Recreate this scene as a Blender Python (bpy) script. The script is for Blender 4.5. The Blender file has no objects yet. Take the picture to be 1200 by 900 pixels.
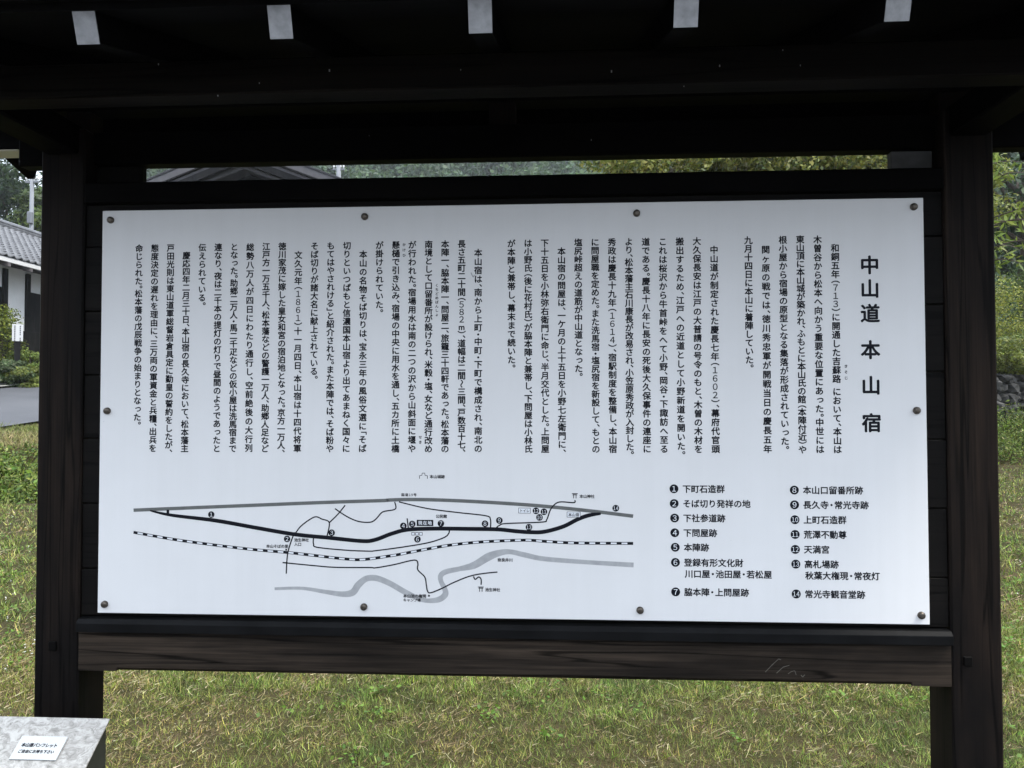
import bpy, bmesh, math, random
import numpy as np
from mathutils import Matrix, Vector

# ------------------------------------------------------------------ camera, sky, sun, exposure
S = bpy.context.scene
COL = S.collection
R = math.radians

cam = bpy.data.cameras.new('camera')
cam.sensor_width = 36.0
cam.lens = 27.0
cam.clip_start = 0.05
cam.clip_end = 3000
camo = bpy.data.objects.new('camera', cam)
COL.objects.link(camo)
camo.matrix_world = (Matrix.Translation((0.11814, -1.66695, 1.5125)) @ Matrix.Rotation(R(3.2165), 4, 'Z')
                     @ Matrix.Rotation(R(1.515), 4, 'X') @ Matrix.Rotation(R(0.0817), 4, 'Y') @ Matrix.Rotation(R(90), 4, 'X'))
S.camera = camo

SUN_EL, SUN_AZ = R(60), R(114)        # azimuth measured clockwise from +Y
world = bpy.data.worlds.new('World')
S.world = world
world.use_nodes = True
wn, wl = world.node_tree.nodes, world.node_tree.links
wn.clear()
w_out = wn.new('ShaderNodeOutputWorld')
w_bg = wn.new('ShaderNodeBackground')
w_sky = wn.new('ShaderNodeTexSky')
w_sky.sky_type = 'NISHITA'
w_sky.sun_disc = False
w_sky.sun_elevation = SUN_EL
w_sky.sun_rotation = SUN_AZ
w_sky.air_density = 1.0
w_sky.dust_density = 3.0
# cloud cover: the sky is mostly veiled by a bright, even, slightly bluish layer
w_tc = wn.new('ShaderNodeTexCoord')
w_noise = wn.new('ShaderNodeTexNoise')
w_noise.inputs['Scale'].default_value = 2.2
w_noise.inputs['Detail'].default_value = 5
w_ramp = wn.new('ShaderNodeValToRGB')
w_ramp.color_ramp.elements[0].position = 0.25
w_ramp.color_ramp.elements[0].color = (0.74, 0.74, 0.74, 1)
w_ramp.color_ramp.elements[1].position = 0.7
w_ramp.color_ramp.elements[1].color = (0.96, 0.96, 0.96, 1)
w_mix = wn.new('ShaderNodeMix')
w_mix.data_type = 'RGBA'
w_mix.inputs['B'].default_value = (8.4, 9.3, 10.6, 1)
wl.new(w_tc.outputs['Generated'], w_noise.inputs['Vector'])
wl.new(w_noise.outputs['Fac'], w_ramp.inputs['Fac'])
wl.new(w_ramp.outputs['Color'], w_mix.inputs['Factor'])
wl.new(w_sky.outputs['Color'], w_mix.inputs['A'])
# an overcast sky is about three times brighter overhead than at the horizon
w_sep = wn.new('ShaderNodeSeparateXYZ')
wl.new(w_tc.outputs['Generated'], w_sep.inputs[0])
w_clamp = wn.new('ShaderNodeMapRange')
w_clamp.inputs['From Min'].default_value = 0.0
w_clamp.inputs['From Max'].default_value = 1.0
w_clamp.inputs['To Min'].default_value = 0.36
w_clamp.inputs['To Max'].default_value = 1.3
wl.new(w_sep.outputs['Z'], w_clamp.inputs['Value'])
w_mul = wn.new('ShaderNodeMix')
w_mul.data_type = 'RGBA'
w_mul.blend_type = 'MULTIPLY'
w_mul.inputs['Factor'].default_value = 1.0
wl.new(w_mix.outputs['Result'], w_mul.inputs['A'])
wl.new(w_clamp.outputs['Result'], w_mul.inputs['B'])
wl.new(w_mul.outputs['Result'], w_bg.inputs['Color'])
w_bg.inputs['Strength'].default_value = 0.10
wl.new(w_bg.outputs['Background'], w_out.inputs['Surface'])

sun = bpy.data.lights.new('sun', 'SUN')
sun.energy = 1.5
sun.angle = R(14)
sun.color = (1.0, 0.95, 0.86)
suno = bpy.data.objects.new('sun', sun)
COL.objects.link(suno)
sdir = Vector((math.sin(SUN_AZ) * math.cos(SUN_EL), math.cos(SUN_AZ) * math.cos(SUN_EL), math.sin(SUN_EL)))
suno.rotation_euler = sdir.to_track_quat('Z', 'Y').to_euler()

S.view_settings.view_transform = 'Standard'
S.view_settings.look = 'None'
S.view_settings.exposure = 1.68
S.view_settings.gamma = 1.0
S.view_settings.use_curve_mapping = False
S.render.engine = 'CYCLES'
S.cycles.max_bounces = 8
S.cycles.transparent_max_bounces = 8

rng = np.random.default_rng(7)
random.seed(7)

# ------------------------------------------------------------------ helpers
def new_empty(name, loc=(0, 0, 0), label=None, cat=None, group=None):
    o = bpy.data.objects.new(name, None)
    o.empty_display_size = 0.1
    o.location = loc
    COL.objects.link(o)
    tag(o, label, cat, group)
    return o

def tag(o, label=None, cat=None, group=None, kind=None):
    if label: o['label'] = label
    if cat: o['category'] = cat
    if group: o['group'] = group
    if kind: o['kind'] = kind
    return o

def link_mesh(name, me, mat=None, parent=None, loc=(0, 0, 0)):
    o = bpy.data.objects.new(name, me)
    COL.objects.link(o)
    if mat is not None: me.materials.append(mat)
    if parent is not None: o.parent = parent
    o.location = loc
    return o

class MB:
    """collects shapes into one bmesh"""
    def __init__(s): s.bm = bmesh.new()
    def box(s, x0, x1, y0, y1, z0, z1, bev=0.0, M=None, seg=1):
        t = bmesh.new()
        bmesh.ops.create_cube(t, size=1)
        for v in t.verts:
            v.co = Vector(((x0 + x1) / 2 + v.co.x * (x1 - x0), (y0 + y1) / 2 + v.co.y * (y1 - y0), (z0 + z1) / 2 + v.co.z * (z1 - z0)))
        if bev > 0: bmesh.ops.bevel(t, geom=t.edges[:], offset=bev, segments=seg, affect='EDGES', profile=0.5)
        if M is not None: t.transform(M)
        s.merge(t); return s
    def merge(s, t):
        me = bpy.data.meshes.new('tmp'); t.to_mesh(me); t.free()
        s.bm.from_mesh(me); bpy.data.meshes.remove(me)
    def prism(s, pts, axis_vec, bev=0.0):
        t = bmesh.new()
        vs = [t.verts.new(p) for p in pts]
        f = t.faces.new(vs)
        r = bmesh.ops.extrude_face_region(t, geom=[f])
        for e in r['geom']:
            if isinstance(e, bmesh.types.BMVert): e.co += Vector(axis_vec)
        bmesh.ops.recalc_face_normals(t, faces=t.faces[:])
        if bev > 0: bmesh.ops.bevel(t, geom=t.edges[:], offset=bev, segments=1, affect='EDGES')
        s.merge(t); return s
    def tube(s, pts, rads, n=8, cap=True):
        pts = [Vector(p) for p in pts]
        rings = []
        for i, p in enumerate(pts):
            d = (pts[min(i + 1, len(pts) - 1)] - pts[max(i - 1, 0)]).normalized()
            a = d.orthogonal().normalized(); b = d.cross(a)
            rings.append([s.bm.verts.new(p + (a * math.cos(2 * math.pi * k / n) + b * math.sin(2 * math.pi * k / n)) * rads[i]) for k in range(n)])
        for i in range(len(rings) - 1):
            # align ring starts
            A, B = rings[i], rings[i + 1]
            off = min(range(n), key=lambda o: (A[0].co - B[o].co).length)
            B = B[off:] + B[:off]; rings[i + 1] = B
            for k in range(n):
                s.bm.faces.new((A[k], A[(k + 1) % n], B[(k + 1) % n], B[k]))
        if cap:
            try: s.bm.faces.new(rings[0][::-1]); s.bm.faces.new(rings[-1])
            except ValueError: pass
        return s
    def build(s, name, mat, parent=None, loc=(0, 0, 0), smooth=False):
        bmesh.ops.recalc_face_normals(s.bm, faces=s.bm.faces[:])
        me = bpy.data.meshes.new(name); s.bm.to_mesh(me); s.bm.free()
        if smooth:
            for p in me.polygons: p.use_smooth = True
        return link_mesh(name, me, mat, parent, loc)

def np_mesh(name, V, F, mat, parent=None, cols=None, loc=(0, 0, 0), smooth=False):
    """V (n,3), F (m,k) all same k; cols (n,3) per-vertex colours"""
    V = np.asarray(V, np.float32); F = np.asarray(F, np.int32)
    me = bpy.data.meshes.new(name)
    k = F.shape[1]
    me.vertices.add(len(V)); me.vertices.foreach_set('co', V.ravel())
    me.loops.add(F.size); me.loops.foreach_set('vertex_index', F.ravel())
    me.polygons.add(len(F)); me.polygons.foreach_set('loop_start', np.arange(0, F.size, k, dtype=np.int32))
    if smooth: me.polygons.foreach_set('use_smooth', np.ones(len(F), bool))
    me.update(calc_edges=True)
    if cols is not None:
        a = me.color_attributes.new('Col', 'FLOAT_COLOR', 'POINT')
        c = np.ones((len(V), 4), np.float32); c[:, :3] = cols
        a.data.foreach_set('color', c.ravel())
    me.validate()
    return link_mesh(name, me, mat, parent, loc)

# ------------------------------------------------------------------ materials
def mat_new(name):
    m = bpy.data.materials.new(name); m.use_nodes = True
    nt = m.node_tree; b = nt.nodes['Principled BSDF']
    return m, nt.nodes, nt.links, b

def ramp(n, stops):
    r = n.new('ShaderNodeValToRGB'); e = r.color_ramp.elements
    while len(e) < len(stops): e.new(0.5)
    for i, (p, c) in enumerate(stops):
        e[i].position = p; e[i].color = tuple(c) + (1,)
    return r

def noise(n, l, scale, detail=4, rough=0.55, vec=None, dist=0.0):
    t = n.new('ShaderNodeTexNoise'); t.inputs['Scale'].default_value = scale
    t.inputs['Detail'].default_value = detail; t.inputs['Roughness'].default_value = rough
    t.inputs['Distortion'].default_value = dist
    if vec is not None: l.new(vec, t.inputs['Vector'])
    return t

def mapped(n, l, scale, kind='Object', loc=(0, 0, 0)):
    tc = n.new('ShaderNodeTexCoord'); mp = n.new('ShaderNodeMapping')
    mp.inputs['Scale'].default_value = scale; mp.inputs['Location'].default_value = loc
    l.new(tc.outputs[kind], mp.inputs['Vector']); return mp.outputs['Vector']

def bump(n, l, b, h, strength, dist=0.01):
    bp = n.new('ShaderNodeBump'); bp.inputs['Strength'].default_value = strength; bp.inputs['Distance'].default_value = dist
    l.new(h, bp.inputs['Height']); l.new(bp.outputs['Normal'], b.inputs['Normal']); return bp

def plain(name, col, rough=0.6, var=0.15, scale=8, metal=0.0, bumpy=0.0, spec=0.3):
    m, n, l, b = mat_new(name)
    v = mapped(n, l, (1, 1, 1))
    t = noise(n, l, scale, 5, 0.6, v)
    c0 = [max(0, x * (1 - var)) for x in col]; c1 = [min(1, x * (1 + var)) for x in col]
    r = ramp(n, [(0.3, c0), (0.7, c1)])
    l.new(t.outputs['Fac'], r.inputs['Fac']); l.new(r.outputs['Color'], b.inputs['Base Color'])
    b.inputs['Roughness'].default_value = rough; b.inputs['Metallic'].default_value = metal
    b.inputs['Specular IOR Level'].default_value = spec
    if bumpy: bump(n, l, b, t.outputs['Fac'], bumpy)
    return m

def wood(name, axis, dark, light, worn=0.5, rough=0.62, wear_lo=0.45, wear_hi=0.75, spec=0.07):
    """stained softwood, grain running along `axis` (0,1,2)"""
    m, n, l, b = mat_new(name)
    sc = [38.0, 38.0, 38.0]; sc[axis] = 1.1
    v = mapped(n, l, sc)
    g = noise(n, l, 1.6, 7, 0.62, v, 0.5)
    sc2 = [220.0] * 3; sc2[axis] = 5.0
    v2 = mapped(n, l, sc2)
    f = noise(n, l, 1.0, 3, 0.6, v2)
    sc3 = [5.0] * 3; sc3[axis] = 1.3
    v3 = mapped(n, l, sc3, loc=(3.1, 1.7, 0.4))
    p = noise(n, l, 1.2, 4, 0.6, v3, 0.3)
    pr = ramp(n, [(wear_lo, (0, 0, 0)), (wear_hi, (1, 1, 1))])
    l.new(p.outputs['Fac'], pr.inputs['Fac'])
    gr = ramp(n, [(0.35, dark), (0.7, light)])
    mx = n.new('ShaderNodeMix'); mx.data_type = 'FLOAT'; mx.inputs['Factor'].default_value = 0.4
    l.new(g.outputs['Fac'], mx.inputs['A']); l.new(f.outputs['Fac'], mx.inputs['B'])
    l.new(mx.outputs['Result'], gr.inputs['Fac'])
    mw = n.new('ShaderNodeMix'); mw.data_type = 'RGBA'
    mul = n.new('ShaderNodeMath'); mul.operation = 'MULTIPLY'; mul.inputs[1].default_value = worn
    l.new(pr.outputs['Color'], mul.inputs[0]); l.new(mul.outputs[0], mw.inputs['Factor'])
    mw.inputs['A'].default_value = tuple(dark) + (1,)
    l.new(gr.outputs['Color'], mw.inputs['B'])
    # drying checks: thin dark splits along the grain
    sc4 = [30.0] * 3; sc4[axis] = 0.9
    ck = noise(n, l, 1.0, 2, 0.5, mapped(n, l, sc4, loc=(7.7, 2.2, 5.1)))
    sb = n.new('ShaderNodeMath'); sb.operation = 'SUBTRACT'; sb.inputs[1].default_value = 0.5; l.new(ck.outputs['Fac'], sb.inputs[0])
    ab = n.new('ShaderNodeMath'); ab.operation = 'ABSOLUTE'; l.new(sb.outputs[0], ab.inputs[0])
    cr = ramp(n, [(0.006, (0, 0, 0)), (0.022, (1, 1, 1))]); l.new(ab.outputs[0], cr.inputs['Fac'])
    mc = n.new('ShaderNodeMix'); mc.data_type = 'RGBA'; mc.blend_type = 'MULTIPLY'; mc.inputs['Factor'].default_value = 0.75
    l.new(mw.outputs['Result'], mc.inputs['A']); l.new(cr.outputs['Color'], mc.inputs['B'])
    l.new(mc.outputs['Result'], b.inputs['Base Color'])
    b.inputs['Roughness'].default_value = rough
    b.inputs['Specular IOR Level'].default_value = spec
    bump(n, l, b, mx.outputs['Result'], 0.35, 0.002)
    return m

def leafmat(name, rough=0.55, trans=0.35):
    m, n, l, b = mat_new(name)
    a = n.new('ShaderNodeAttribute'); a.attribute_name = 'Col'
    l.new(a.outputs['Color'], b.inputs['Base Color']); b.inputs['Roughness'].default_value = rough
    b.inputs['Specular IOR Level'].default_value = 0.3
    t = n.new('ShaderNodeBsdfTranslucent'); l.new(a.outputs['Color'], t.inputs['Color'])
    mx = n.new('ShaderNodeMixShader'); mx.inputs[0].default_value = trans
    out = n['Material Output']
    l.new(b.outputs[0], mx.inputs[1]); l.new(t.outputs[0], mx.inputs[2]); l.new(mx.outputs[0], out.inputs['Surface'])
    return m

# ------------------------------------------------------------------ foliage
def leaf_quads(P, N, size, aspect=0.5, jitter=0.35, droop=0.0, rg=rng):
    """one bent diamond leaf per point P with outward direction N (n,3)"""
    n = len(P)
    N = N + rg.normal(0, jitter, (n, 3)); N /= np.linalg.norm(N, axis=1, keepdims=True) + 1e-9
    T = rg.normal(0, 1, (n, 3)); T[:, 2] -= droop
    T -= N * np.sum(T * N, 1, keepdims=True); T /= np.linalg.norm(T, axis=1, keepdims=True) + 1e-9
    B = np.cross(N, T)
    s = size * rg.uniform(0.65, 1.35, (n, 1))
    w = s * aspect * 0.5
    a = P; b = P + T * s * 0.45 + B * w - N * s * 0.06; c = P + T * s - N * s * 0.14; d = P + T * s * 0.45 - B * w - N * s * 0.06
    V = np.stack([a, b, c, d], 1).reshape(-1, 3)
    F = np.arange(4 * n).reshape(n, 4)
    return V, F

def palette(n, cols, var=0.18, rg=rng):
    cols = np.asarray(cols, float)
    c = cols[rg.integers(0, len(cols), n)]
    c = c * (1 + rg.normal(0, var, (n, 1))) * (1 + rg.normal(0, var * 0.3, (n, 3)))
    return np.clip(c, 0.004, 0.8)

def crown_points(clumps, per, rg=rng):
    """clumps: list of (centre, radii); returns points on the rough shell of the clumps and outward normals"""
    Ps, Ns, ids = [], [], []
    for i, (c, r) in enumerate(clumps):
        k = max(4, int(per * rg.uniform(0.7, 1.3)))
        d = rg.normal(0, 1, (k, 3)); d /= np.linalg.norm(d, axis=1, keepdims=True)
        rad = rg.uniform(0.35, 1.0, (k, 1)) ** 0.45
        lump = 1 + 0.22 * np.sin(d[:, :1] * 5 + i) * np.cos(d[:, 1:2] * 4 + 2 * i)
        Ps.append(np.asarray(c) + d * rad * lump * np.asarray(r)); Ns.append(d + np.array([0, 0, 0.5])); ids.append(np.full(k, i))
    return np.concatenate(Ps), np.concatenate(Ns), np.concatenate(ids)

def foliage(name, clumps, per, size, cols, mat, parent=None, aspect=0.5, droop=0.2, var=0.16, kind=None, clump_var=0.22, rg=rng):
    P, N, ids = crown_points(clumps, per, rg)
    V, F = leaf_quads(P, N, size, aspect, 0.55, droop, rg)
    c = palette(len(P), cols, var, rg)
    cv = 1 + rg.normal(0, clump_var, len(clumps)); c = np.clip(c * cv[ids][:, None], 0.004, 0.8)
    o = np_mesh(name, V, F, mat, parent, np.repeat(c, 4, 0))
    if kind: o['kind'] = kind
    return o

def tree(name, base, height, crown_c, crown_r, label, cat='tree', group=None, n_cl=34, per=260, leaf=0.12, cols=None,
         bark=None, fol=None, trunk_r=0.16, aspect=0.5, seed=1, lean=(0, 0), droop=0.2):
    rg = np.random.default_rng(seed)
    root = new_empty(name, base, label, cat, group)
    cc = Vector(crown_c) - Vector(base); cr = np.array(crown_r, float)
    t = MB()
    top = cc + Vector((0, 0, cr[2] * 0.45))
    k1 = Vector((lean[0], lean[1], 0))
    mid = cc * 0.45 + k1 + Vector((rg.uniform(-.2, .2), rg.uniform(-.2, .2), 0))
    low = cc - Vector((0, 0, cr[2] * 0.55))
    t.tube([(0, 0, -0.15), (k1 * 0.3 + Vector((0, 0, 0.5 * mid.z)))[:], mid, low, cc, top], [trunk_r * 1.35, trunk_r, trunk_r * .85, trunk_r * .7, trunk_r * .45, trunk_r * .12], 9)
    clumps = []
    for i in range(n_cl):
        d = rg.normal(0, 1, 3); d /= np.linalg.norm(d)
        rr = rg.uniform(0.45, 1.0)
        c = np.array(cc) + d * cr * rr
        s = rg.uniform(0.2, 0.36) * cr.mean()
        clumps.append((c, (s * rg.uniform(.8, 1.3), s * rg.uniform(.8, 1.3), s * rg.uniform(.55, .9))))
        if i % 2 == 0:
            st = low.lerp(cc, rg.uniform(0, 1)); en = Vector(c)
            m2 = st.lerp(en, 0.5) + Vector((rg.uniform(-.15, .15), rg.uniform(-.15, .15), rg.uniform(0, .25)))
            t.tube([st, m2, en], [trunk_r * .4, trunk_r * .25, trunk_r * .06], 6)
    t.build('trunk', bark, root, smooth=True)
    foliage('crown', clumps, per, leaf, cols, fol, root, aspect, droop, rg=rg)
    return root

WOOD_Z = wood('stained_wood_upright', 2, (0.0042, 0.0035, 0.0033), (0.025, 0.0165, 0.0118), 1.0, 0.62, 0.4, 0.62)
WOOD_EAVE = wood('stained_wood_eave_bounce', 0, (0.003, 0.0026, 0.0023), (0.013, 0.0105, 0.008), 1.0, 0.62, 0.3, 0.6, 0.03)  # lighter than the other roof timber, standing in for bounce light from below
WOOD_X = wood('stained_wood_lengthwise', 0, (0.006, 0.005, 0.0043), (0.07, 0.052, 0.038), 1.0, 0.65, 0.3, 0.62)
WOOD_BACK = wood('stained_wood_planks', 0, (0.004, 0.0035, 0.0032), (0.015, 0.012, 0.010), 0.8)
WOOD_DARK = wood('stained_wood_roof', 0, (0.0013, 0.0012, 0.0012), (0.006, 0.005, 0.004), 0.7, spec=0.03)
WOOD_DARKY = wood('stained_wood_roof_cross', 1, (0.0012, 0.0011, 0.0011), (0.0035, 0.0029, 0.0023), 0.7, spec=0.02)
SILLM = plain('weathered_sill_paint', (0.0055, 0.0056, 0.006), 0.55, 0.35, 14, 0, 0.1, 0.08)
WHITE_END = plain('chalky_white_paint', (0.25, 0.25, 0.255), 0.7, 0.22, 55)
CREAM = plain('cream_tone', (0.6, 0.57, 0.45), 0.7, 0.06, 20)
ROOFM = plain('dark_roof_sheet', (0.03, 0.03, 0.033), 0.45, 0.2, 6, 0.3)
PEG = plain('dark_peg_wood', (0.003, 0.0027, 0.0025), 0.6, spec=0.05)
SCRATCH = plain('bare_wood_scratch', (0.10, 0.09, 0.075), 0.8)
LINT = plain('pale_cobweb_speck', (0.35, 0.35, 0.35), 0.8)

def panel_mat():
    m, n, l, b = mat_new('white_laminate')
    v = mapped(n, l, (1, 1, 1))
    t = noise(n, l, 3.0, 4, 0.6, v)
    r = ramp(n, [(0.3, (0.695, 0.69, 0.685)), (0.7, (0.735, 0.73, 0.725))])
    l.new(t.outputs['Fac'], r.inputs['Fac'])
    # faint grey grime specks
    s = noise(n, l, 95.0, 2, 0.5, v)
    sr = ramp(n, [(0.76, (0, 0, 0)), (0.82, (0.35, 0.35, 0.35))])
    l.new(s.outputs['Fac'], sr.inputs['Fac'])
    mx = n.new('ShaderNodeMix'); mx.data_type = 'RGBA'; mx.inputs['B'].default_value = (0.3, 0.31, 0.32, 1)
    l.new(sr.outputs['Color'], mx.inputs['Factor']); l.new(r.outputs['Color'], mx.inputs['A'])
    # faint vertical rain streaks
    vs = mapped(n, l, (34, 1, 1.1)); ws = noise(n, l, 1.0, 4, 0.6, vs)
    wr = ramp(n, [(0.35, (0.982, 0.982, 0.98)), (0.6, (1, 1, 1))]); l.new(ws.outputs['Fac'], wr.inputs['Fac'])
    m3 = n.new('ShaderNodeMix'); m3.data_type = 'RGBA'; m3.blend_type = 'MULTIPLY'; m3.inputs['Factor'].default_value = 1.0
    l.new(mx.outputs['Result'], m3.inputs['A']); l.new(wr.outputs['Color'], m3.inputs['B'])
    l.new(m3.outputs['Result'], b.inputs['Base Color'])
    b.inputs['Roughness'].default_value = 0.42
    b.inputs['Specular IOR Level'].default_value = 0.35
    g = noise(n, l, 5.0, 2, 0.5, v); bump(n, l, b, g.outputs['Fac'], 0.04, 0.02)
    return m
PANEL = panel_mat()
def ink(name, c, rough=0.45):
    m, n, l, b = mat_new(name)
    t = noise(n, l, 60, 2, 0.5, mapped(n, l, (1, 1, 1)))
    r = ramp(n, [(0.3, [x * .9 for x in c]), (0.7, [x * 1.1 for x in c])])
    l.new(t.outputs['Fac'], r.inputs['Fac']); l.new(r.outputs['Color'], b.inputs['Base Color'])
    b.inputs['Roughness'].default_value = rough; b.inputs['Specular IOR Level'].default_value = 0.12
    return m
INK = ink('black_ink', (0.006, 0.007, 0.011))
INK_WHITE = ink('white_ink', (0.7, 0.72, 0.75))
INK_GREY = ink('grey_ink', (0.13, 0.135, 0.13))
INK_PALE = ink('pale_grey_ink', (0.37, 0.375, 0.38))
SCREWM = plain('tarnished_screw', (0.11, 0.095, 0.08), 0.38, 0.4, 120, 0.85)

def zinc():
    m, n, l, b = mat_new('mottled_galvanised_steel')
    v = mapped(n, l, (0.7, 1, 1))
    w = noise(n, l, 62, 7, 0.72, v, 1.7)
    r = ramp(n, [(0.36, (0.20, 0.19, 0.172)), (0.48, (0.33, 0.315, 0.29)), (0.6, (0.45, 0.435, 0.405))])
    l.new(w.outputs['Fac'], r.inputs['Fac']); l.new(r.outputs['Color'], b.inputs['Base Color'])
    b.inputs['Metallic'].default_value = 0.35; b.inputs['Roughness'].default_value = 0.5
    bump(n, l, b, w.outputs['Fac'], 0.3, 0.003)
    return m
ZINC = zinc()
ZINC_SIDE = plain('grass_reflection_steel', (0.045, 0.045, 0.036), 0.6, 0.25, 18, 0.1)  # dark olive colour stands in for grass reflected in the steel

LEAF = leafmat('leaf')
GRASS = leafmat('grass_blade', 0.6, 0.25)
BARK = plain('bark', (0.07, 0.055, 0.042), 0.9, 0.4, 14, 0, 0.5)

# ================================================================== terrain
TL = np.array([-8.144, 9.735]); TD = np.array([0.9214, 0.3887]); TN = np.array([-0.3887, 0.9214])
def st_of(x, y):
    dx, dy = x - TL[0], y - TL[1]
    return dx * TD[0] + dy * TD[1], dx * TN[0] + dy * TN[1]
def sstep(a, b, x):
    t = np.clip((x - a) / (b - a), 0, 1); return t * t * (3 - 2 * t)
LT = ([-60, 0, 0.25, 0.8, 1.35, 2.0, 3.0, 10.4, 13, 25, 45, 70, 120], [0, 0, 0.06, 0.42, 0.76, 0.9, 1.08, 2.03, 2.2, 2.9, 5.0, 9, 18])
RT = ([-60, 0, 0.2, 0.7, 0.95, 1.35, 1.6, 4, 8, 20, 45, 70, 120], [0, 0, 0.08, 0.55, 0.85, 0.95, 2.25, 2.9, 3.9, 6.0, 11, 16, 30])
def height(x, y):
    x = np.asarray(x, float); y = np.asarray(y, float)
    s, t = st_of(x, y)
    w = sstep(11.0, 15.0, s)
    h = np.interp(t, *LT) * (1 - w) + np.interp(t, *RT) * w
    # wooded mountain behind, falling away to the left
    d = np.hypot(x, y); az = np.degrees(np.arctan2(x, np.maximum(y, 1e-3)))
    ridge = sstep(110, 300, d) * 118 * (0.22 + 0.78 * sstep(-37, -27, az)) * (1 + 0.10 * np.sin(az * 0.21) + 0.05 * np.sin(az * 0.6 + 1))
    ridge = np.where(y > 0, ridge, 0)
    und = 0.03 * np.sin(x * 0.7 + 1.3) * np.cos(y * 0.6) + 0.015 * np.sin(x * 2.1) * np.sin(y * 1.7)
    und = und * sstep(2.2, 5.0, d) * (1 - sstep(1.5, 3.0, t) * (1 - sstep(20, 40, t)))
    return h + ridge + und

def axis_steps(lim, fine):
    a = [0.0]
    st = fine
    while a[-1] < lim:
        if a[-1] > 30: st *= 1.13
        a.append(a[-1] + st)
    return np.array(a)
gx = axis_steps(430, 0.35); gx = np.concatenate([-gx[:0:-1], gx])
gyp = axis_steps(430, 0.35); gyn = axis_steps(40, 0.9); gy = np.concatenate([-gyn[:0:-1], gyp])
GX, GY = np.meshgrid(gx, gy)
GZ = height(GX, GY)
nxg, nyg = len(gx), len(gy)
idx = np.arange(nxg * nyg).reshape(nyg, nxg)
F = np.stack([idx[:-1, :-1], idx[:-1, 1:], idx[1:, 1:], idx[1:, :-1]], -1).reshape(-1, 4)

def ground_mat():
    m, n, l, b = mat_new('mown_lawn_ground')
    v = mapped(n, l, (1, 1, 1))
    a = noise(n, l, 0.55, 5, 0.6, v, 0.4)
    c = noise(n, l, 3.2, 5, 0.65, v)
    f = noise(n, l, 60, 3, 0.6, v)
    add = n.new('ShaderNodeMath'); add.operation = 'ADD'; l.new(a.outputs['Fac'], add.inputs[0]); l.new(c.outputs['Fac'], add.inputs[1])
    r = ramp(n, [(0.36, (0.026, 0.03, 0.009)), (0.5, (0.045, 0.038, 0.016)), (0.66, (0.075, 0.054, 0.03))])
    h = n.new('ShaderNodeMath'); h.operation = 'MULTIPLY'; h.inputs[1].default_value = 0.5; l.new(add.outputs[0], h.inputs[0])
    l.new(h.outputs[0], r.inputs['Fac'])
    mx = n.new('ShaderNodeMix'); mx.data_type = 'RGBA'; mx.blend_type = 'MULTIPLY'; mx.inputs['Factor'].default_value = 0.7
    fr = ramp(n, [(0.3, (0.45, 0.45, 0.45)), (0.7, (1.2, 1.2, 1.2))]); l.new(f.outputs['Fac'], fr.inputs['Fac'])
    l.new(r.outputs['Color'], mx.inputs['A']); l.new(fr.outputs['Color'], mx.inputs['B'])
    # the mountainside is dark forest floor, not lawn
    geo = n.new('ShaderNodeNewGeometry'); sp = n.new('ShaderNodeSeparateXYZ'); l.new(geo.outputs['Position'], sp.inputs[0])
    mr = n.new('ShaderNodeMapRange'); mr.inputs['From Min'].default_value = 5.0; mr.inputs['From Max'].default_value = 9.0; l.new(sp.outputs['Z'], mr.inputs['Value'])
    mf = n.new('ShaderNodeMix'); mf.data_type = 'RGBA'; l.new(mr.outputs['Result'], mf.inputs['Factor'])
    l.new(mx.outputs['Result'], mf.inputs['A']); mf.inputs['B'].default_value = (0.03, 0.05, 0.018, 1)
    l.new(mf.outputs['Result'], b.inputs['Base Color']); b.inputs['Roughness'].default_value = 0.95
    b.inputs['Specular IOR Level'].default_value = 0.1
    bump(n, l, b, f.outputs['Fac'], 0.6, 0.02)
    return m
ground = np_mesh('ground', np.stack([GX.ravel(), GY.ravel(), GZ.ravel()], 1), F, ground_mat(), smooth=True)
tag(ground, kind='structure')

def asphalt():
    m, n, l, b = mat_new('worn_asphalt')
    v = mapped(n, l, (1, 1, 1))
    a = noise(n, l, 0.8, 5, 0.6, v); f = noise(n, l, 90, 2, 0.6, v)
    r = ramp(n, [(0.3, (0.055, 0.058, 0.066)), (0.7, (0.08, 0.083, 0.092))]); l.new(a.outputs['Fac'], r.inputs['Fac'])
    l.new(r.outputs['Color'], b.inputs['Base Color']); b.inputs['Roughness'].default_value = 0.85
    bump(n, l, b, f.outputs['Fac'], 0.4, 0.01)
    return m
def strip(name, t0, t1, s0, s1, lift, mat, thick=None):
    ss = np.arange(s0, s1, 0.5); nt = 14
    tt = np.linspace(t0, t1, nt); Sg, Tg = np.meshgrid(ss, tt)
    # the lane bends uphill past the left post
    wob = np.clip(1.3 * (Sg + 0.8 + 0.25 * (Tg - 3.15)), -1.0, 1.2) + 0.1 * np.sin(Sg * 0.5)
    x = TL[0] + Sg * TD[0] + (Tg + wob) * TN[0]; y = TL[1] + Sg * TD[1] + (Tg + wob) * TN[1]
    z = height(x, y) + lift
    n_ = len(ss); ix = np.arange(n_ * nt).reshape(nt, n_)
    Fq = np.stack([ix[:-1, :-1], ix[:-1, 1:], ix[1:, 1:], ix[1:, :-1]], -1).reshape(-1, 4)
    o = np_mesh(name, np.stack([x.ravel(), y.ravel(), z.ravel()], 1), Fq, mat, smooth=True)
    return tag(o, kind='structure')
strip('road', 3.15, 9.6, -60, 11.5, 0.05, asphalt())
fp = np_mesh('added_dark_path', [(-9, -7.5, .015), (9, -7.5, .015), (9, -0.62, .02), (-9, -0.62, .02)], [(0, 1, 2, 3)], bpy.data.materials['worn_asphalt']); tag(fp, kind='structure')  # unseen asphalt strip added before the board to cut green bounce light
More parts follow.
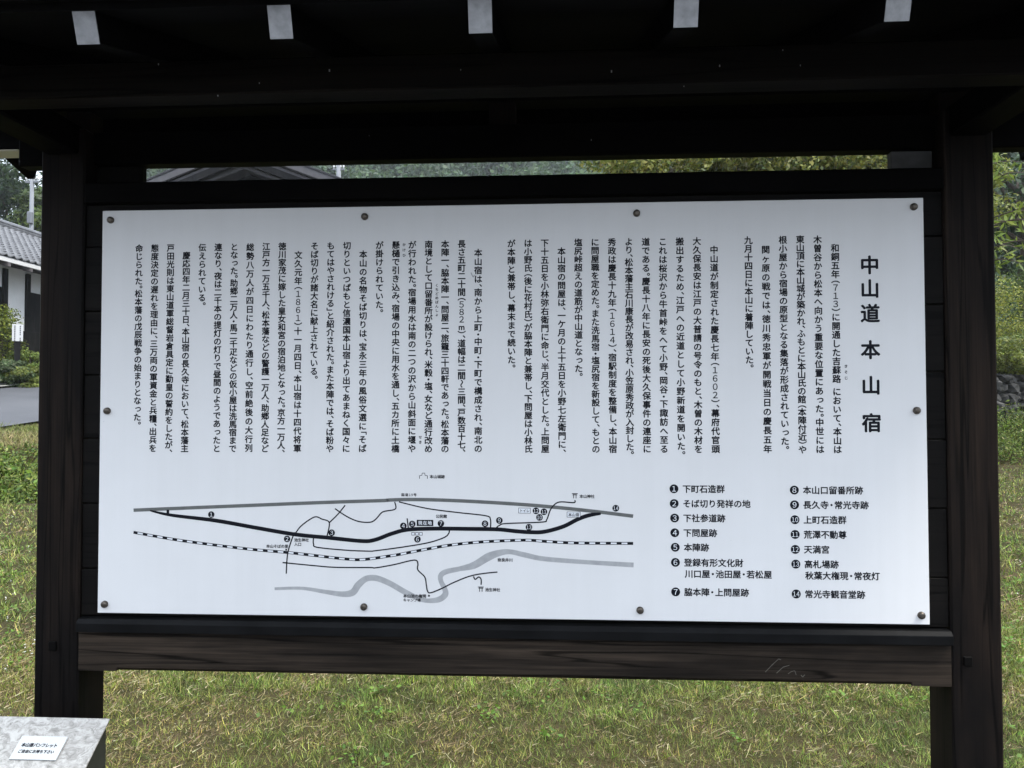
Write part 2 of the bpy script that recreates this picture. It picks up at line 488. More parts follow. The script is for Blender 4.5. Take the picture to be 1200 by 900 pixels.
strip('pavement', 9.62, 10.5, -60, 11.5, 0.10, plain('pale_concrete', (0.3, 0.3, 0.28), 0.85, 0.15, 3))

# ------------------------------------------------------------------ lawn
_vg = np.random.default_rng(31).normal(0, 1, (5, 257, 257))
def vnoise(x, y, cell, k):
    u, v = np.asarray(x, float) / cell + 400.3, np.asarray(y, float) / cell + 400.7
    iu, iv = np.floor(u).astype(int), np.floor(v).astype(int); fu, fv = u - iu, v - iv
    fu, fv = fu * fu * (3 - 2 * fu), fv * fv * (3 - 2 * fv)
    g = _vg[k]; a, b, c, d = g[iu % 257, iv % 257], g[(iu + 1) % 257, iv % 257], g[iu % 257, (iv + 1) % 257], g[(iu + 1) % 257, (iv + 1) % 257]
    return (a * (1 - fu) + b * fu) * (1 - fv) + (c * (1 - fu) + d * fu) * fv
def patch(x, y):
    """green (+) and dry (-) patches of the turf"""
    return np.clip(0.55 * vnoise(x, y, 0.75, 0) + 0.45 * vnoise(x, y, 0.28, 1) + 0.4 * vnoise(x, y, 0.10, 2), -1.6, 1.6)

def lawn_blades(n, sampler, length, width, straw=0.09):
    """tufts of blades leaning outwards, with a thin litter of cut straw lying between them"""
    per = 9
    cx, cy = sampler(n // per)
    p0 = patch(cx, cy) + rng.normal(0, .25, len(cx))
    th = rng.random(len(cx)) < np.clip(0.8 + 0.25 * p0, 0.35, 1.0)
    cx, cy, p0 = cx[th], cy[th], p0[th]
    dc = np.maximum(3.3, np.hypot(cx - .12, cy + 1.67)); kc = (dc / 3.4)
    sp = 0.015 * kc ** .8
    ox, oy = rng.normal(0, 1, (len(cx), per)) * sp[:, None], rng.normal(0, 1, (len(cx), per)) * sp[:, None]
    x, y = (cx[:, None] + ox).ravel(), (cy[:, None] + oy).ravel()
    hc = np.repeat(np.clip(rng.normal(1, .3, len(cx)), .4, 1.9), per); p = np.repeat(p0, per); toneg = np.repeat(rng.normal(1, .3, len(cx)), per)
    out = np.arctan2(oy, ox).ravel() + rng.normal(0, .7, len(x))
    s, t = st_of(x, y); keep = (t < 0.1) | (rng.random(len(x)) < 0.25) & (t < 3.0)
    keep &= ~((np.abs(np.abs(x) - 0.995) < 0.06) & (y > -0.01) & (y < 0.11))
    x, y, hc, p, out, toneg = x[keep], y[keep], hc[keep], p[keep], out[keep], toneg[keep]; n = len(x)
    d = np.maximum(3.3, np.hypot(x - .12, y + 1.67)); k = (d / 3.4) ** 0.8
    z = height(x, y)
    u = rng.random(n); ps = np.clip(straw + .035 - 0.26 * p, 0.04, 0.75)
    isstraw = u < ps; flat = isstraw & (rng.random(n) < .7)
    L = length * hc * rng.uniform(0.5, 1.4, n) * np.minimum(k, 2.2) ** .6; L = np.where(flat, L * .75, L)
    W = width * rng.uniform(0.6, 1.3, n) * k; W = np.where(flat, W * .7, W)
    lean = np.clip(rng.normal(1.0, 0.4, n), 0.05, 1.52); lean = np.where(flat, rng.uniform(1.3, 1.56, n), lean)
    az = np.where(flat, rng.uniform(0, 2 * np.pi, n), out); z = z + np.where(flat, rng.uniform(.002, .028, n) * np.minimum(k, 2), 0)
    dx, dy, dz = np.cos(az) * np.sin(lean) * L, np.sin(az) * np.sin(lean) * L, np.cos(lean) * L
    fa = az + np.pi / 2 + rng.normal(0, .5, n); wx, wy = np.cos(fa) * W / 2, np.sin(fa) * W / 2
    b0 = np.stack([x - wx, y - wy, z - .004], 1); b1 = np.stack([x + wx, y + wy, z - .004 + np.where(flat, .004, 0)], 1)
    tp = np.stack([x + dx, y + dy, z + dz + .003], 1)
    V = np.stack([b0, b1, tp], 1).reshape(-1, 3); Fq = np.arange(3 * n).reshape(n, 3)
    g = palette(n, [(0.10, 0.15, 0.018), (0.15, 0.185, 0.03), (0.205, 0.215, 0.05), (0.24, 0.225, 0.07), (0.055, 0.085, 0.014)], 0.3)  # darkest green stands in for shadowed blades
    g *= np.clip((1 - 0.10 * p + 0.25 * vnoise(x, y, .06, 3)) * toneg, .35, 1.9)[:, None]; g[:, 0] *= np.clip(1 - .13 * p, .7, 1.25); g *= 1.12
    sw = palette(n, [(0.33, 0.275, 0.14), (0.27, 0.205, 0.105), (0.42, 0.37, 0.22), (0.16, 0.115, 0.065), (0.22, 0.145, 0.085)], 0.2)
    c = np.where(isstraw[:, None], sw, g)
    return V, Fq, np.repeat(np.clip(c, .005, .8), 3, 0)

def samp_near(n): return rng.uniform(-3.3, 3.9, n), rng.uniform(0.7, 4.2, n)
def samp_far(n):
    ld = np.exp(rng.uniform(math.log(4.0), math.log(23.0), n)); a = rng.uniform(-0.92, 0.80, n)
    return .12 + a * ld, -1.67 + ld
def samp_front(n): return rng.uniform(-4, 4, n), rng.uniform(-0.6, 0.8, n)
parts = [lawn_blades(420000, samp_near, 0.034, 0.0028), lawn_blades(260000, samp_far, 0.042, 0.0042), lawn_blades(40000, samp_front, 0.035, 0.004)]
VV, FF, CC, off = [], [], [], 0
for V, Fq, c in parts: VV.append(V); FF.append(Fq + off); CC.append(c); off += len(V)
lawn = np_mesh('lawn_grass', np.concatenate(VV), np.concatenate(FF), GRASS, None, np.concatenate(CC))
tag(lawn, 'short mown lawn with dry straw coloured patches under and around the notice board', 'grass', kind='stuff')

# long cut stalks lying on the lawn
V, Fq, c = [], [], []
ns = 420
x, y = rng.uniform(-3, 3.6, ns), rng.uniform(0.9, 4.2, ns)
ww = MB()
for i in range(ns):
    az = rng.uniform(0, 2 * np.pi); L = rng.uniform(0.05, 0.16); cur = rng.normal(0, .6); z0 = float(height(x[i], y[i])) + rng.uniform(.012, .03)
    pts = []
    for k in range(5):
        t_ = k / 4; a_ = az + cur * t_
        pts.append((x[i] + math.cos(a_) * L * t_, y[i] + math.sin(a_) * L * t_, z0 + 0.025 * math.sin(t_ * 2.6) * rng.uniform(0.2, 1)))
    w_ = rng.uniform(0.0006, 0.0013)
    nn = (-math.sin(az) * w_, math.cos(az) * w_, 0.0)
    base = len(V)
    for q in pts: V.append((q[0] - nn[0], q[1] - nn[1], q[2])); V.append((q[0] + nn[0], q[1] + nn[1], q[2]))
    for k in range(4): Fq.append((base + 2 * k, base + 2 * k + 1, base + 2 * k + 3, base + 2 * k + 2))
    col = palette(1, [(0.5, 0.44, 0.26), (0.4, 0.35, 0.2), (0.34, 0.3, 0.15)], 0.1)[0]
    c += [col] * 10
tag(np_mesh('straw_stalks', V, Fq, GRASS, None, np.array(c)), 'loose pale dry stalks scattered over the mown lawn', 'straw', kind='stuff')

# clover and plantain rosettes, with a few white clover heads
Ps, Ns = [], []
for _ in range(150):
    cx, cy = rng.uniform(-2.6, 3.2), rng.uniform(1.0, 4.2)
    if patch(np.array(cx), np.array(cy)) < 0.1: continue
    k = rng.integers(8, 34); rr = rng.uniform(.03, .14)
    q = rng.normal(0, rr * .55, (k, 2)); z = height(cx + q[:, 0], cy + q[:, 1]) + rng.uniform(.015, .05, k)
    Ps.append(np.column_stack([cx + q[:, 0], cy + q[:, 1], z])); Ns.append(np.tile((0, 0, 1.0), (k, 1)))
for _ in range(420):
    ld = np.exp(rng.uniform(math.log(4.2), math.log(19))); a = rng.choice([rng.uniform(-.85, -.6), rng.uniform(.5, .75)])
    cx, cy = .12 + a * ld, -1.67 + ld
    if st_of(cx, cy)[1] > 0: continue
    k = rng.integers(8, 26); rr = rng.uniform(.05, .2)
    q = rng.normal(0, rr * .55, (k, 2)); z = height(cx + q[:, 0], cy + q[:, 1]) + rng.uniform(.02, .06, k)
    Ps.append(np.column_stack([cx + q[:, 0], cy + q[:, 1], z])); Ns.append(np.tile((0, 0, 1.0), (k, 1)))
P = np.concatenate(Ps); N = np.concatenate(Ns)
V, Fq = leaf_quads(P, N, 0.024, 0.7, 0.5)
tag(np_mesh('clover_patches', V, Fq, LEAF, None, np.repeat(palette(len(P), [(0.10, 0.19, 0.022), (0.13, 0.21, 0.03), (0.075, 0.14, 0.022)], .15), 4, 0)), 'bright green clover and plantain leaves growing through the lawn', 'ground cover', kind='stuff')
P = []
for _ in range(520):
    ld = np.exp(rng.uniform(math.log(3.3), math.log(19))); a = rng.uniform(-.9, .75)
    cx, cy = .12 + a * ld, -1.67 + ld
    if st_of(cx, cy)[1] > .8 or (abs(a) < .6 and ld < 5.5 and rng.random() < 2): continue
    for _k in range(3): P.append((cx + rng.normal(0, .003), cy + rng.normal(0, .003), float(height(cx, cy)) + rng.uniform(.05, .09)))
P = np.array(P)
V, Fq = leaf_quads(P, np.tile((0, -.3, 1.0), (len(P), 1)), 0.012, 0.9, 0.6)
tag(np_mesh('clover_flowers', V, Fq, LEAF, None, np.repeat(palette(len(P), [(0.6, 0.6, 0.55), (0.5, 0.48, 0.4)], .08), 4, 0)), 'tiny white clover flowers dotted through the grass', 'flowers', kind='stuff')

# weeds on the bank at the far edge of the lawn
Ps, Ns = [], []
def weeds(n, s0, s1, t0, t1, hmax):
    for _ in range(n):
        s = rng.uniform(s0, s1); t = rng.uniform(t0, t1)
        cx, cy = TL[0] + s * TD[0] + t * TN[0], TL[1] + s * TD[1] + t * TN[1]
        hh = hmax * rng.uniform(.35, 1); k = rng.integers(36, 66)
        q = rng.normal(0, .15, (k, 3)); zz = np.abs(rng.uniform(0, 1, k)) ** .7 * hh
        Ps.append(np.column_stack([cx + q[:, 0], cy + q[:, 1], height(cx, cy) + zz])); Ns.append(np.column_stack([q[:, :2] * 5, np.full(k, .9)]))
weeds(1150, -9, 6, -0.1, 0.75, 0.34)
weeds(420, -9, 6, 0.7, 1.3, 0.16)
weeds(900, 6, 16, 0.0, 1.3, 0.4)
weeds(1200, 15, 30, 0.0, 1.3, 0.75)
P = np.concatenate(Ps); N = np.concatenate(Ns)
V, Fq = leaf_quads(P, N, np.random.default_rng(3).choice([0.035, 0.05, 0.075, 0.10], (len(P), 1), p=[.3, .35, .25, .1]), 0.42, 0.6)
tag(np_mesh('bank_weeds', V, Fq, LEAF, None, np.repeat(palette(len(P), [(0.10, 0.155, 0.02), (0.135, 0.195, 0.026), (0.06, 0.105, 0.018), (0.18, 0.21, 0.05)], .3), 4, 0)), 'leafy green weeds growing up the bank along the lawn edge', 'weeds', kind='stuff')
# dry grass on top of the bank
n_ = 42000
s = rng.uniform(-12, 12, n_); t = rng.uniform(1.3, 3.2, n_)
x, y = TL[0] + s * TD[0] + t * TN[0], TL[1] + s * TD[1] + t * TN[1]; z = height(x, y)
az = rng.uniform(0, 2 * np.pi, n_); L = rng.uniform(.05, .16, n_); ln_ = rng.uniform(.3, 1.3, n_)
tp = np.stack([x + np.cos(az) * np.sin(ln_) * L, y + np.sin(az) * np.sin(ln_) * L, z + np.cos(ln_) * L], 1)
w_ = rng.uniform(.004, .010, n_); fa = rng.uniform(0, 6.28, n_)
b0 = np.stack([x - np.cos(fa) * w_, y - np.sin(fa) * w_, z], 1); b1 = np.stack([x + np.cos(fa) * w_, y + np.sin(fa) * w_, z], 1)
gcol = palette(n_, [(0.34, 0.28, 0.14), (0.28, 0.25, 0.1), (0.17, 0.19, 0.05)], .15)
gcol[t > 2.5] = palette((t > 2.5).sum(), [(0.14, 0.18, 0.04), (0.2, 0.21, 0.07)], .15)
tag(np_mesh('verge_grass', np.stack([b0, b1, tp], 1).reshape(-1, 3), np.arange(3 * n_).reshape(n_, 3), GRASS, None, np.repeat(gcol, 3, 0)), 'dry yellow verge grass between the weedy bank and the road', 'grass', kind='stuff')

# ================================================================== the roofed notice board
board = new_empty('notice_board', (0, 0, 0), 'dark stained timber notice board frame under its own small gabled roof', 'notice board')

def post(x0, x1):
    p = MB().box(x0, x1, 0.0, 0.102, -0.35, 2.14, 0.004).build('post', WOOD_Z, board)
    cx = (x0 + x1) / 2 - (0.007 if x0 < 0 else 0.02)
    MB().box(cx - 0.0085, cx + 0.0085, -0.005, 0.02, 0.966, 0.986, 0.0015).build('wooden_peg', PEG, p)
post(-1.0455, -0.943)
post(0.943, 1.0465)

# bottom rail with a stopped chamfer along its lower front edge
b = MB()
b.box(-0.9425, 0.9425, 0.009, 0.06, 0.9225, 1.0105)
b.box(-0.9425, 0.9425, 0.0, 0.009, 0.9305, 1.0105)
b.box(-0.9425, -0.855, 0.0, 0.009, 0.9225, 0.9305)
b.box(0.862, 0.9425, 0.0, 0.009, 0.9225, 0.9305)
for x0, x1 in ((-0.855, 0.862),):
    b.prism([(x0, 0.0, 0.9305), (x0, 0.009, 0.9305), (x0, 0.009, 0.9225)], (x1 - x0, 0, 0))
rail = b.build('bottom_rail', WOOD_X, board)
sc = MB()
def sx(px, pz): return (px, -0.0006, pz)
# pale bare scratches in the stain
def scratch(pts, w):
    pts = [Vector(p) for p in pts]
    for a, c in zip(pts[:-1], pts[1:]):
        d = (c - a).normalized(); q = Vector((-d.z, 0, d.x)) * w
        f = [sc.bm.verts.new(v) for v in (a - q, c - q * .7, c + q * .7, a + q)]
        sc.bm.faces.new(f)
Z0 = 0.934
scratch([(0.560, -0.0006, Z0 + .012), (0.573, -0.0006, Z0 + .026), (0.588, -0.0006, Z0 + .040)], 0.0008)
scratch([(0.588, -0.0006, Z0 + .040), (0.593, -0.0006, Z0 + .038)], 0.0009)
scratch([(0.583, -0.0006, Z0 + .010), (0.597, -0.0006, Z0 + .023), (0.610, -0.0006, Z0 + .027)], 0.0008)
scratch([(0.607, -0.0006, Z0 + .009), (0.614, -0.0006, Z0 + .014), (0.621, -0.0006, Z0 + .016), (0.624, -0.0006, Z0 + .007)], 0.0007)
scratch([(0.634, -0.0006, Z0 + .007), (0.637, -0.0006, Z0 + .003), (0.642, -0.0006, Z0 + .008)], 0.0009)
sc.build('scratch_mark', SCRATCH, rail)

MB().prism([(-0.941, 0.02, 1.0105), (-0.941, -0.013, 1.0105), (-0.941, -0.014, 1.030), (-0.941, -0.006, 1.0385), (-0.941, 0.02, 1.0405)], (1.882, 0, 0), 0.0008).build('sill_strip', SILLM, board)

# horizontal backing boards with open joints
zs = [1.0415, 1.1465, 1.2921, 1.4366, 1.5799, 1.7238, 1.8692, 1.9665]
b = MB()
for i in range(7):
    yo = 0.0065 + 0.0012 * math.sin(i * 2.3)
    b.box(-0.942, 0.942, yo, 0.026, zs[i] + 0.0012, zs[i + 1] - 0.0012, 0.0015)
b.build('backing_boards', WOOD_BACK, board)
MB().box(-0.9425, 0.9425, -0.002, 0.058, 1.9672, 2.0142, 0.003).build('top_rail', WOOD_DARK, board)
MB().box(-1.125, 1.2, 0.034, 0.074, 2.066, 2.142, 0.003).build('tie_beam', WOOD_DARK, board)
MB().box(-0.9425, -0.834, 0.046, 0.066, 2.015, 2.0655, 0.002).build('spacer_block', WOOD_BACK, board)
MB().box(0.854, 0.9425, 0.046, 0.066, 2.015, 2.0655, 0.002).build('spacer_block', plain('daylit_wood_tone', (0.09, 0.09, 0.092), 0.75, 0.3, 20), board)  # paler grey than the left block, standing in for daylight on it
for x in (-0.995, 0.995):
    MB().box(x - 0.0375, x + 0.0375, -0.37, 0.26, 2.081, 2.149, 0.004).build('cross_arm', WOOD_DARKY, board)

TS = 0.325; ang = math.atan(TS); cu, su = math.cos(ang), math.sin(ang)
YR = 0.08; ZR = 2.085 + TS * 0.58
def zf(y): return ZR - TS * abs(y - YR)
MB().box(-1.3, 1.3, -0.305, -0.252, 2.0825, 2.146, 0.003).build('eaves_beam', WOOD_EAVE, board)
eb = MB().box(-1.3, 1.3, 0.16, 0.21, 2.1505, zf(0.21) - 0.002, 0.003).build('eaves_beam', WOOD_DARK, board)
for x0, x1 in ((-1.305, -1.215), (1.215, 1.305)):
    MB().box(x0, x1, 0.157, 0.213, 2.1455, 2.1495, 0.001).build('pale_end', CREAM, eb)  # thin cream strip under each end of the rear beam
MB().box(-1.3, 1.3, YR - 0.03, YR + 0.03, 2.2, 2.262, 0.003).build('ridge_beam', WOOD_DARK, board)
for x in (-0.995, 0.0, 0.995):
    MB().box(x - 0.03, x + 0.03, YR - 0.025, YR + 0.025, 2.1435 if x == 0 else 2.1505, 2.199, 0.002).build('ridge_strut', WOOD_Z, board)

def slope_prism(x0, x1, ye, n0, n1, front=True, extra=0.0, top=None):
    """slab following the roof slope between heights n0..n1 above the rafter underside; ye = eave y"""
    L = (abs(ye - YR) + extra) / cu
    sgn = 1 if front else -1
    e = Vector((0, ye, zf(ye)))
    u = Vector((0, sgn * cu, su)); n = Vector((0, -sgn * su, cu))
    p0 = e - u * extra / 1.0
    L2 = abs(ye - YR) / cu
    def end(k):   # cut plumb at the ridge
        q = e + n * k
        t = (YR - q.y) / (sgn * cu)
        return q + u * t
    pts = [p0 + n * n0, end(n0), end(n1), p0 + n * n1]
    return [(x0, p.y, p.z) for p in pts], (x1 - x0, 0, 0)

RX = [0.005 + 0.3125 * k for k in range(-4, 5)]
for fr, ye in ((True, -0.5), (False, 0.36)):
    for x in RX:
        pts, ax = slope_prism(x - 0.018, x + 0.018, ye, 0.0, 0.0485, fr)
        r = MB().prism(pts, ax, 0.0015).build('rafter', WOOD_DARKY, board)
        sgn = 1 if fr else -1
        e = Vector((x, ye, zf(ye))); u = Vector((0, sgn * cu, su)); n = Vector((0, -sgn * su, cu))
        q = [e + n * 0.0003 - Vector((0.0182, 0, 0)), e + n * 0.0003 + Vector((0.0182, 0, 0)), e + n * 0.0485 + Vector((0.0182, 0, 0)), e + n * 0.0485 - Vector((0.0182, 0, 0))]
        MB().prism([tuple(p - u * 0.0022) for p in q], tuple(u * 0.0016)).build('pale_end', WHITE_END, r)
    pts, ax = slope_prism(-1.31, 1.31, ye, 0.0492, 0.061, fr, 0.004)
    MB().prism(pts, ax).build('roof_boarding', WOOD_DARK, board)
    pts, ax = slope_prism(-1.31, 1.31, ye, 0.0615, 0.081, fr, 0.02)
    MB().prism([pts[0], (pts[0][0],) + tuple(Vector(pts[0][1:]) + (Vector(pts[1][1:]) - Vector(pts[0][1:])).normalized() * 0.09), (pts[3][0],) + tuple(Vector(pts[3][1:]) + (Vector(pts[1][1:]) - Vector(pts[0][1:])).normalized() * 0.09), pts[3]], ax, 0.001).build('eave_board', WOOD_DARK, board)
    # stepped dark roof sheets
    b = MB()
    for k in range(5):
        e0 = 0.03 - k * 0.115
        pts, ax = slope_prism(-1.35, 1.35, ye, 0.082 + 0.001 * k, 0.092 + 0.001 * k, fr, 0.0)
        p0, p1 = Vector(pts[0]), Vector(pts[1]); d = (p1 - p0).normalized(); tot = (p1 - p0).length
        a0 = -0.03 + k * (tot + .03) / 5; a1 = min(tot, a0 + (tot + .03) / 5 + 0.012)
        n = (Vector(pts[3]) - p0).normalized()
        b.prism([tuple(p0 + d * a0 + n * 0.010), tuple(p0 + d * a1), tuple(p0 + d * a1 + n * 0.009), tuple(p0 + d * a0 + n * 0.020)], ax)
    b.build('roof_covering', ROOFM, board)
    for sx_ in (-1, 1):
        x0 = 1.3105 if sx_ > 0 else -1.3325
        pts, ax = slope_prism(x0, x0 + 0.022, ye, -0.03 if fr else -0.047, 0.0615, fr, 0.012)
        MB().prism(pts, ax, 0.002).build('barge_board', WOOD_DARKY, board)
b = MB().box(-1.36, 1.36, YR - 0.06, YR + 0.06, ZR + 0.098, ZR + 0.125, 0.008); b.build('ridge_cap', ROOFM, board)

# a few pale cobweb specks caught on the dark timbers
lint = MB()
for (x, y, z) in ((-0.61, -0.306, 2.14), (-0.42, -0.306, 2.10), (-0.29, -0.306, 2.12), (-0.05, -0.306, 2.115), (0.22, -0.306, 2.105), (0.41, -0.306, 2.11), (0.52, -0.306, 2.135), (-0.5, -0.3, 2.0818), (0.35, -0.29, 2.0818), (0.2, 0.0335, 2.1), (-0.3, 0.0335, 2.12), (0.55, -0.306, 2.107)):
    s_ = random.uniform(0.0012, 0.0028)
    lint.box(x - s_ * .5, x + s_ * .5, y - 0.001, y, z - s_, z + s_, 0.0002)
lint.build('cobweb_specks', LINT, board)['kind'] = 'stuff'

# ================================================================== lettering tools
_glyph = {}
_tc = bpy.data.curves.new('glyph_source', 'FONT'); _to = bpy.data.objects.new('glyph_source', _tc); COL.objects.link(_to)
_tc.size = 1.0; _tc.resolution_u = 3; _tc.offset = 0.0
def glyph(ch):
    if ch not in _glyph:
        _tc.body = ch
        dg = bpy.context.evaluated_depsgraph_get()
        e = _to.evaluated_get(dg); m = e.to_mesh()
        nv = len(m.vertices)
        v = np.zeros(nv * 3, np.float32); m.vertices.foreach_get('co', v); v = v.reshape(-1, 3)[:, :2].copy()
        m.calc_loop_triangles()
        f = np.zeros(len(m.loop_triangles) * 3, np.int32); m.loop_triangles.foreach_get('vertices', f)
        e.to_mesh_clear()
        _glyph[ch] = (v, f.reshape(-1, 3))
    return _glyph[ch]

class Print:
    """flat printing on a sheet: (u right, v down) in mm, w = ink height in mm"""
    def __init__(s, fat=0.029): s.V, s.F, s.M, s.n, s.fat = [], [], [], 0, fat
    def add(s, uvw, f, m=0):
        s.V.append(uvw); s.F.append(f + s.n); s.M.append(np.full(len(f), m, np.int32)); s.n += len(uvw)
    def char(s, ch, u, v, em, w=0.3, m=0, rot=0, dx=0.0, dy=0.0, xs=1.0, center=False):
        """(u, v) = centre of the em box"""
        if ch in ' \u3000': return
        if ch.isascii() and ch.isdigit(): ch = chr(ord(ch) + 0xFEE0)      # full-width figures
        g, f = glyph(ch)
        if center:
            lo, hi = g.min(0), g.max(0); q = g - (lo + hi) / 2
        elif ord(ch) < 0x3000 and ch != '\u2026':
            lo, hi = g.min(0), g.max(0); q = g - np.array([(lo[0] + hi[0]) / 2, 0.36])
        else:
            q = g - np.array([0.5, 0.37])
        if rot: q = np.stack([q[:, 1], -q[:, 0]], 1)
        q = q + np.array([dx, dy])
        # struck four times, a hair apart, for the medium weight of the lettering
        ft = s.fat * (.45 if ch.isdigit() else 1.0)
        for k_, (ox, oy) in enumerate(((-ft, ft * .4), (ft, -ft * .4), (ft * .4, ft), (-ft * .4, -ft))):
            s.add(np.stack([u + (q[:, 0] + ox) * em * xs, v - (q[:, 1] + oy) * em, np.full(len(q), w + .025 * k_)], 1), f, m)
    def vertical(s, text, u, v0, v1, em, w=0.3, m=0):
        adv = []
        for ch in text:
            adv.append({'、': .52, '。': .52, '・': .6, '（': .55, '）': .55, '「': .5, '」': .5, '　': 1.0, ' ': .45}.get(ch, 0.93 if ch.isascii() else 1.0))
        # spread the column between its first and last glyph
        k = (v1 - v0) / sum(adv); y = v0
        for ch, a in zip(text, adv):
            c = y + a * k / 2; d = a - 1
            if ch in '、。': s.char(ch, u, y + k * .5, em, w, m, 0, 0.60, 0.58)
            elif ch in '（「': s.char(ch, u, y + a * k - k * .5, em, w, m, 1)
            elif ch in '）」': s.char(ch, u, y + k * .5, em, w, m, 1)
            elif ch == '〜': s.char(ch, u, c, em, w, m, 1)
            elif ch in 'っゃゅょッャュョ': s.char(ch, u, c, em, w, m, 0, 0.09, 0.08)
            else: s.char(ch, u, c, em, w, m)
            y += a * k
    def horizontal(s, text, u, v, em, width=None, w=0.3, m=0, xs=1.0):
        adv = [{'・': .62}.get(ch, 0.6 if ch.isascii() else 1.0) for ch in text]
        k = em if width is None else width / sum(adv)
        x = u
        for ch, a in zip(text, adv):
            s.char(ch, x + a * k / 2, v, em, w, m, xs=xs); x += a * k
    def quad(s, u0, v0, u1, v1, w=0.3, m=0):
        s.add(np.array([[u0, v0, w], [u1, v0, w], [u1, v1, w], [u0, v1, w]]), np.array([[0, 2, 1], [0, 3, 2]]), m)
    def disc(s, u, v, r, w, m=0, n=28):
        a = np.linspace(0, 2 * np.pi, n, endpoint=False)
        p = np.concatenate([[[u, v, w]], np.stack([u + r * np.cos(a), v + r * np.sin(a), np.full(n, w)], 1)])
        s.add(p, np.array([[0, 1 + (i + 1) % n, 1 + i] for i in range(n)]), m)
    def ribbon(s, pts, width, w, m=0, smooth=True, widths=None):
        p = np.array(pts, float)
        wd = np.full(len(p), width, float) if widths is None else np.array(widths, float)
        if smooth and len(p) > 2:
            q = []; ww = []
            for i in range(len(p) - 1):
                p0, p1, p2, p3 = p[max(i - 1, 0)], p[i], p[i + 1], p[min(i + 2, len(p) - 1)]
                for t in np.linspace(0, 1, 8, endpoint=False):
                    q.append(0.5 * ((2 * p1) + (p2 - p0) * t + (2 * p0 - 5 * p1 + 4 * p2 - p3) * t * t + (3 * p1 - p0 - 3 * p2 + p3) * t ** 3))
                    ww.append(wd[i] * (1 - t) + wd[i + 1] * t)
            q.append(p[-1]); ww.append(wd[-1]); p = np.array(q); wd = np.array(ww)
        d = np.gradient(p, axis=0); d /= np.linalg.norm(d, axis=1, keepdims=True) + 1e-9
        nn = np.stack([-d[:, 1], d[:, 0]], 1) * wd[:, None] / 2
        a, c = p - nn, p + nn; n = len(p)
        V = np.concatenate([np.column_stack([a, np.full(n, w)]), np.column_stack([c, np.full(n, w)])])
        F = []
        for i in range(n - 1): F += [[i, i + 1, n + i], [i + 1, n + i + 1, n + i]]
        s.add(V, np.array(F), m)
        return p
    def build(s, name, mats, parent, place, **props):
        V = np.concatenate(s.V); F = np.concatenate(s.F)
        o = np_mesh(name, place(V), F, None, parent)
        for mm in mats: o.data.materials.append(mm)
        o.data.polygons.foreach_set('material_index', np.concatenate(s.M))
        for k_, v_ in props.items(): o[k_] = v_
        return o

# ================================================================== the white information panel
info = new_empty('information_panel', (0, 0, 1.05), 'large white Japanese information panel with columns of text, route map and numbered list', 'information panel')
def on_panel(V): return np.stack([(V[:, 0] - 900) / 1000, -V[:, 2] / 1000, 0.9 - V[:, 1] / 1000], 1)
MB().box(-0.9, 0.9, 0.0, 0.0045, 0.0, 0.9, 0.0008).build('sheet', PANEL, info)

SCREWS = [(19.7, 21.4), (599.0, 22.4), (1195.5, 24.1), (1779.6, 19.4), (17.3, 450.9), (1779.3, 451.7), (17.0, 880.5), (600.3, 878.5), (1197.9, 877.8), (1782.4, 880.5)]
for (u, v) in SCREWS:
    prof = [(0.0, 0.0082), (0.003, 0.0080), (0.0056, 0.0068), (0.0074, 0.0045), (0.0078, 0.0)]
    t = MB(); n = 20; rings = []
    for r_, h in prof[1:]:
        rings.append([t.bm.verts.new(((u - 900) / 1000 + r_ * math.cos(2 * math.pi * k / n), -h, 0.9 - v / 1000 + r_ * math.sin(2 * math.pi * k / n))) for k in range(n)])
    c0 = t.bm.verts.new(((u - 900) / 1000, -0.0070, 0.9 - v / 1000))
    for k in range(n): t.bm.faces.new((c0, rings[0][k], rings[0][(k + 1) % n]))
    for A, B in zip(rings[:-1], rings[1:]):
        for k in range(n): t.bm.faces.new((A[k], B[k], B[(k + 1) % n], A[(k + 1) % n]))
    t.build('screw', SCREWM, info, smooth=True)

TITLE = [(1686.8, 142.5), (1686.7, 192.9), (1686.6, 245.7), (1686.1, 323.1), (1686.3, 398.6), (1686.4, 478.0)]
p = Print()
for ch, (u, v) in zip('中山道本山宿', TITLE): p.char(ch, u, v, 41.5, 0.3)
p.build('title_lettering', [INK], info, on_panel)

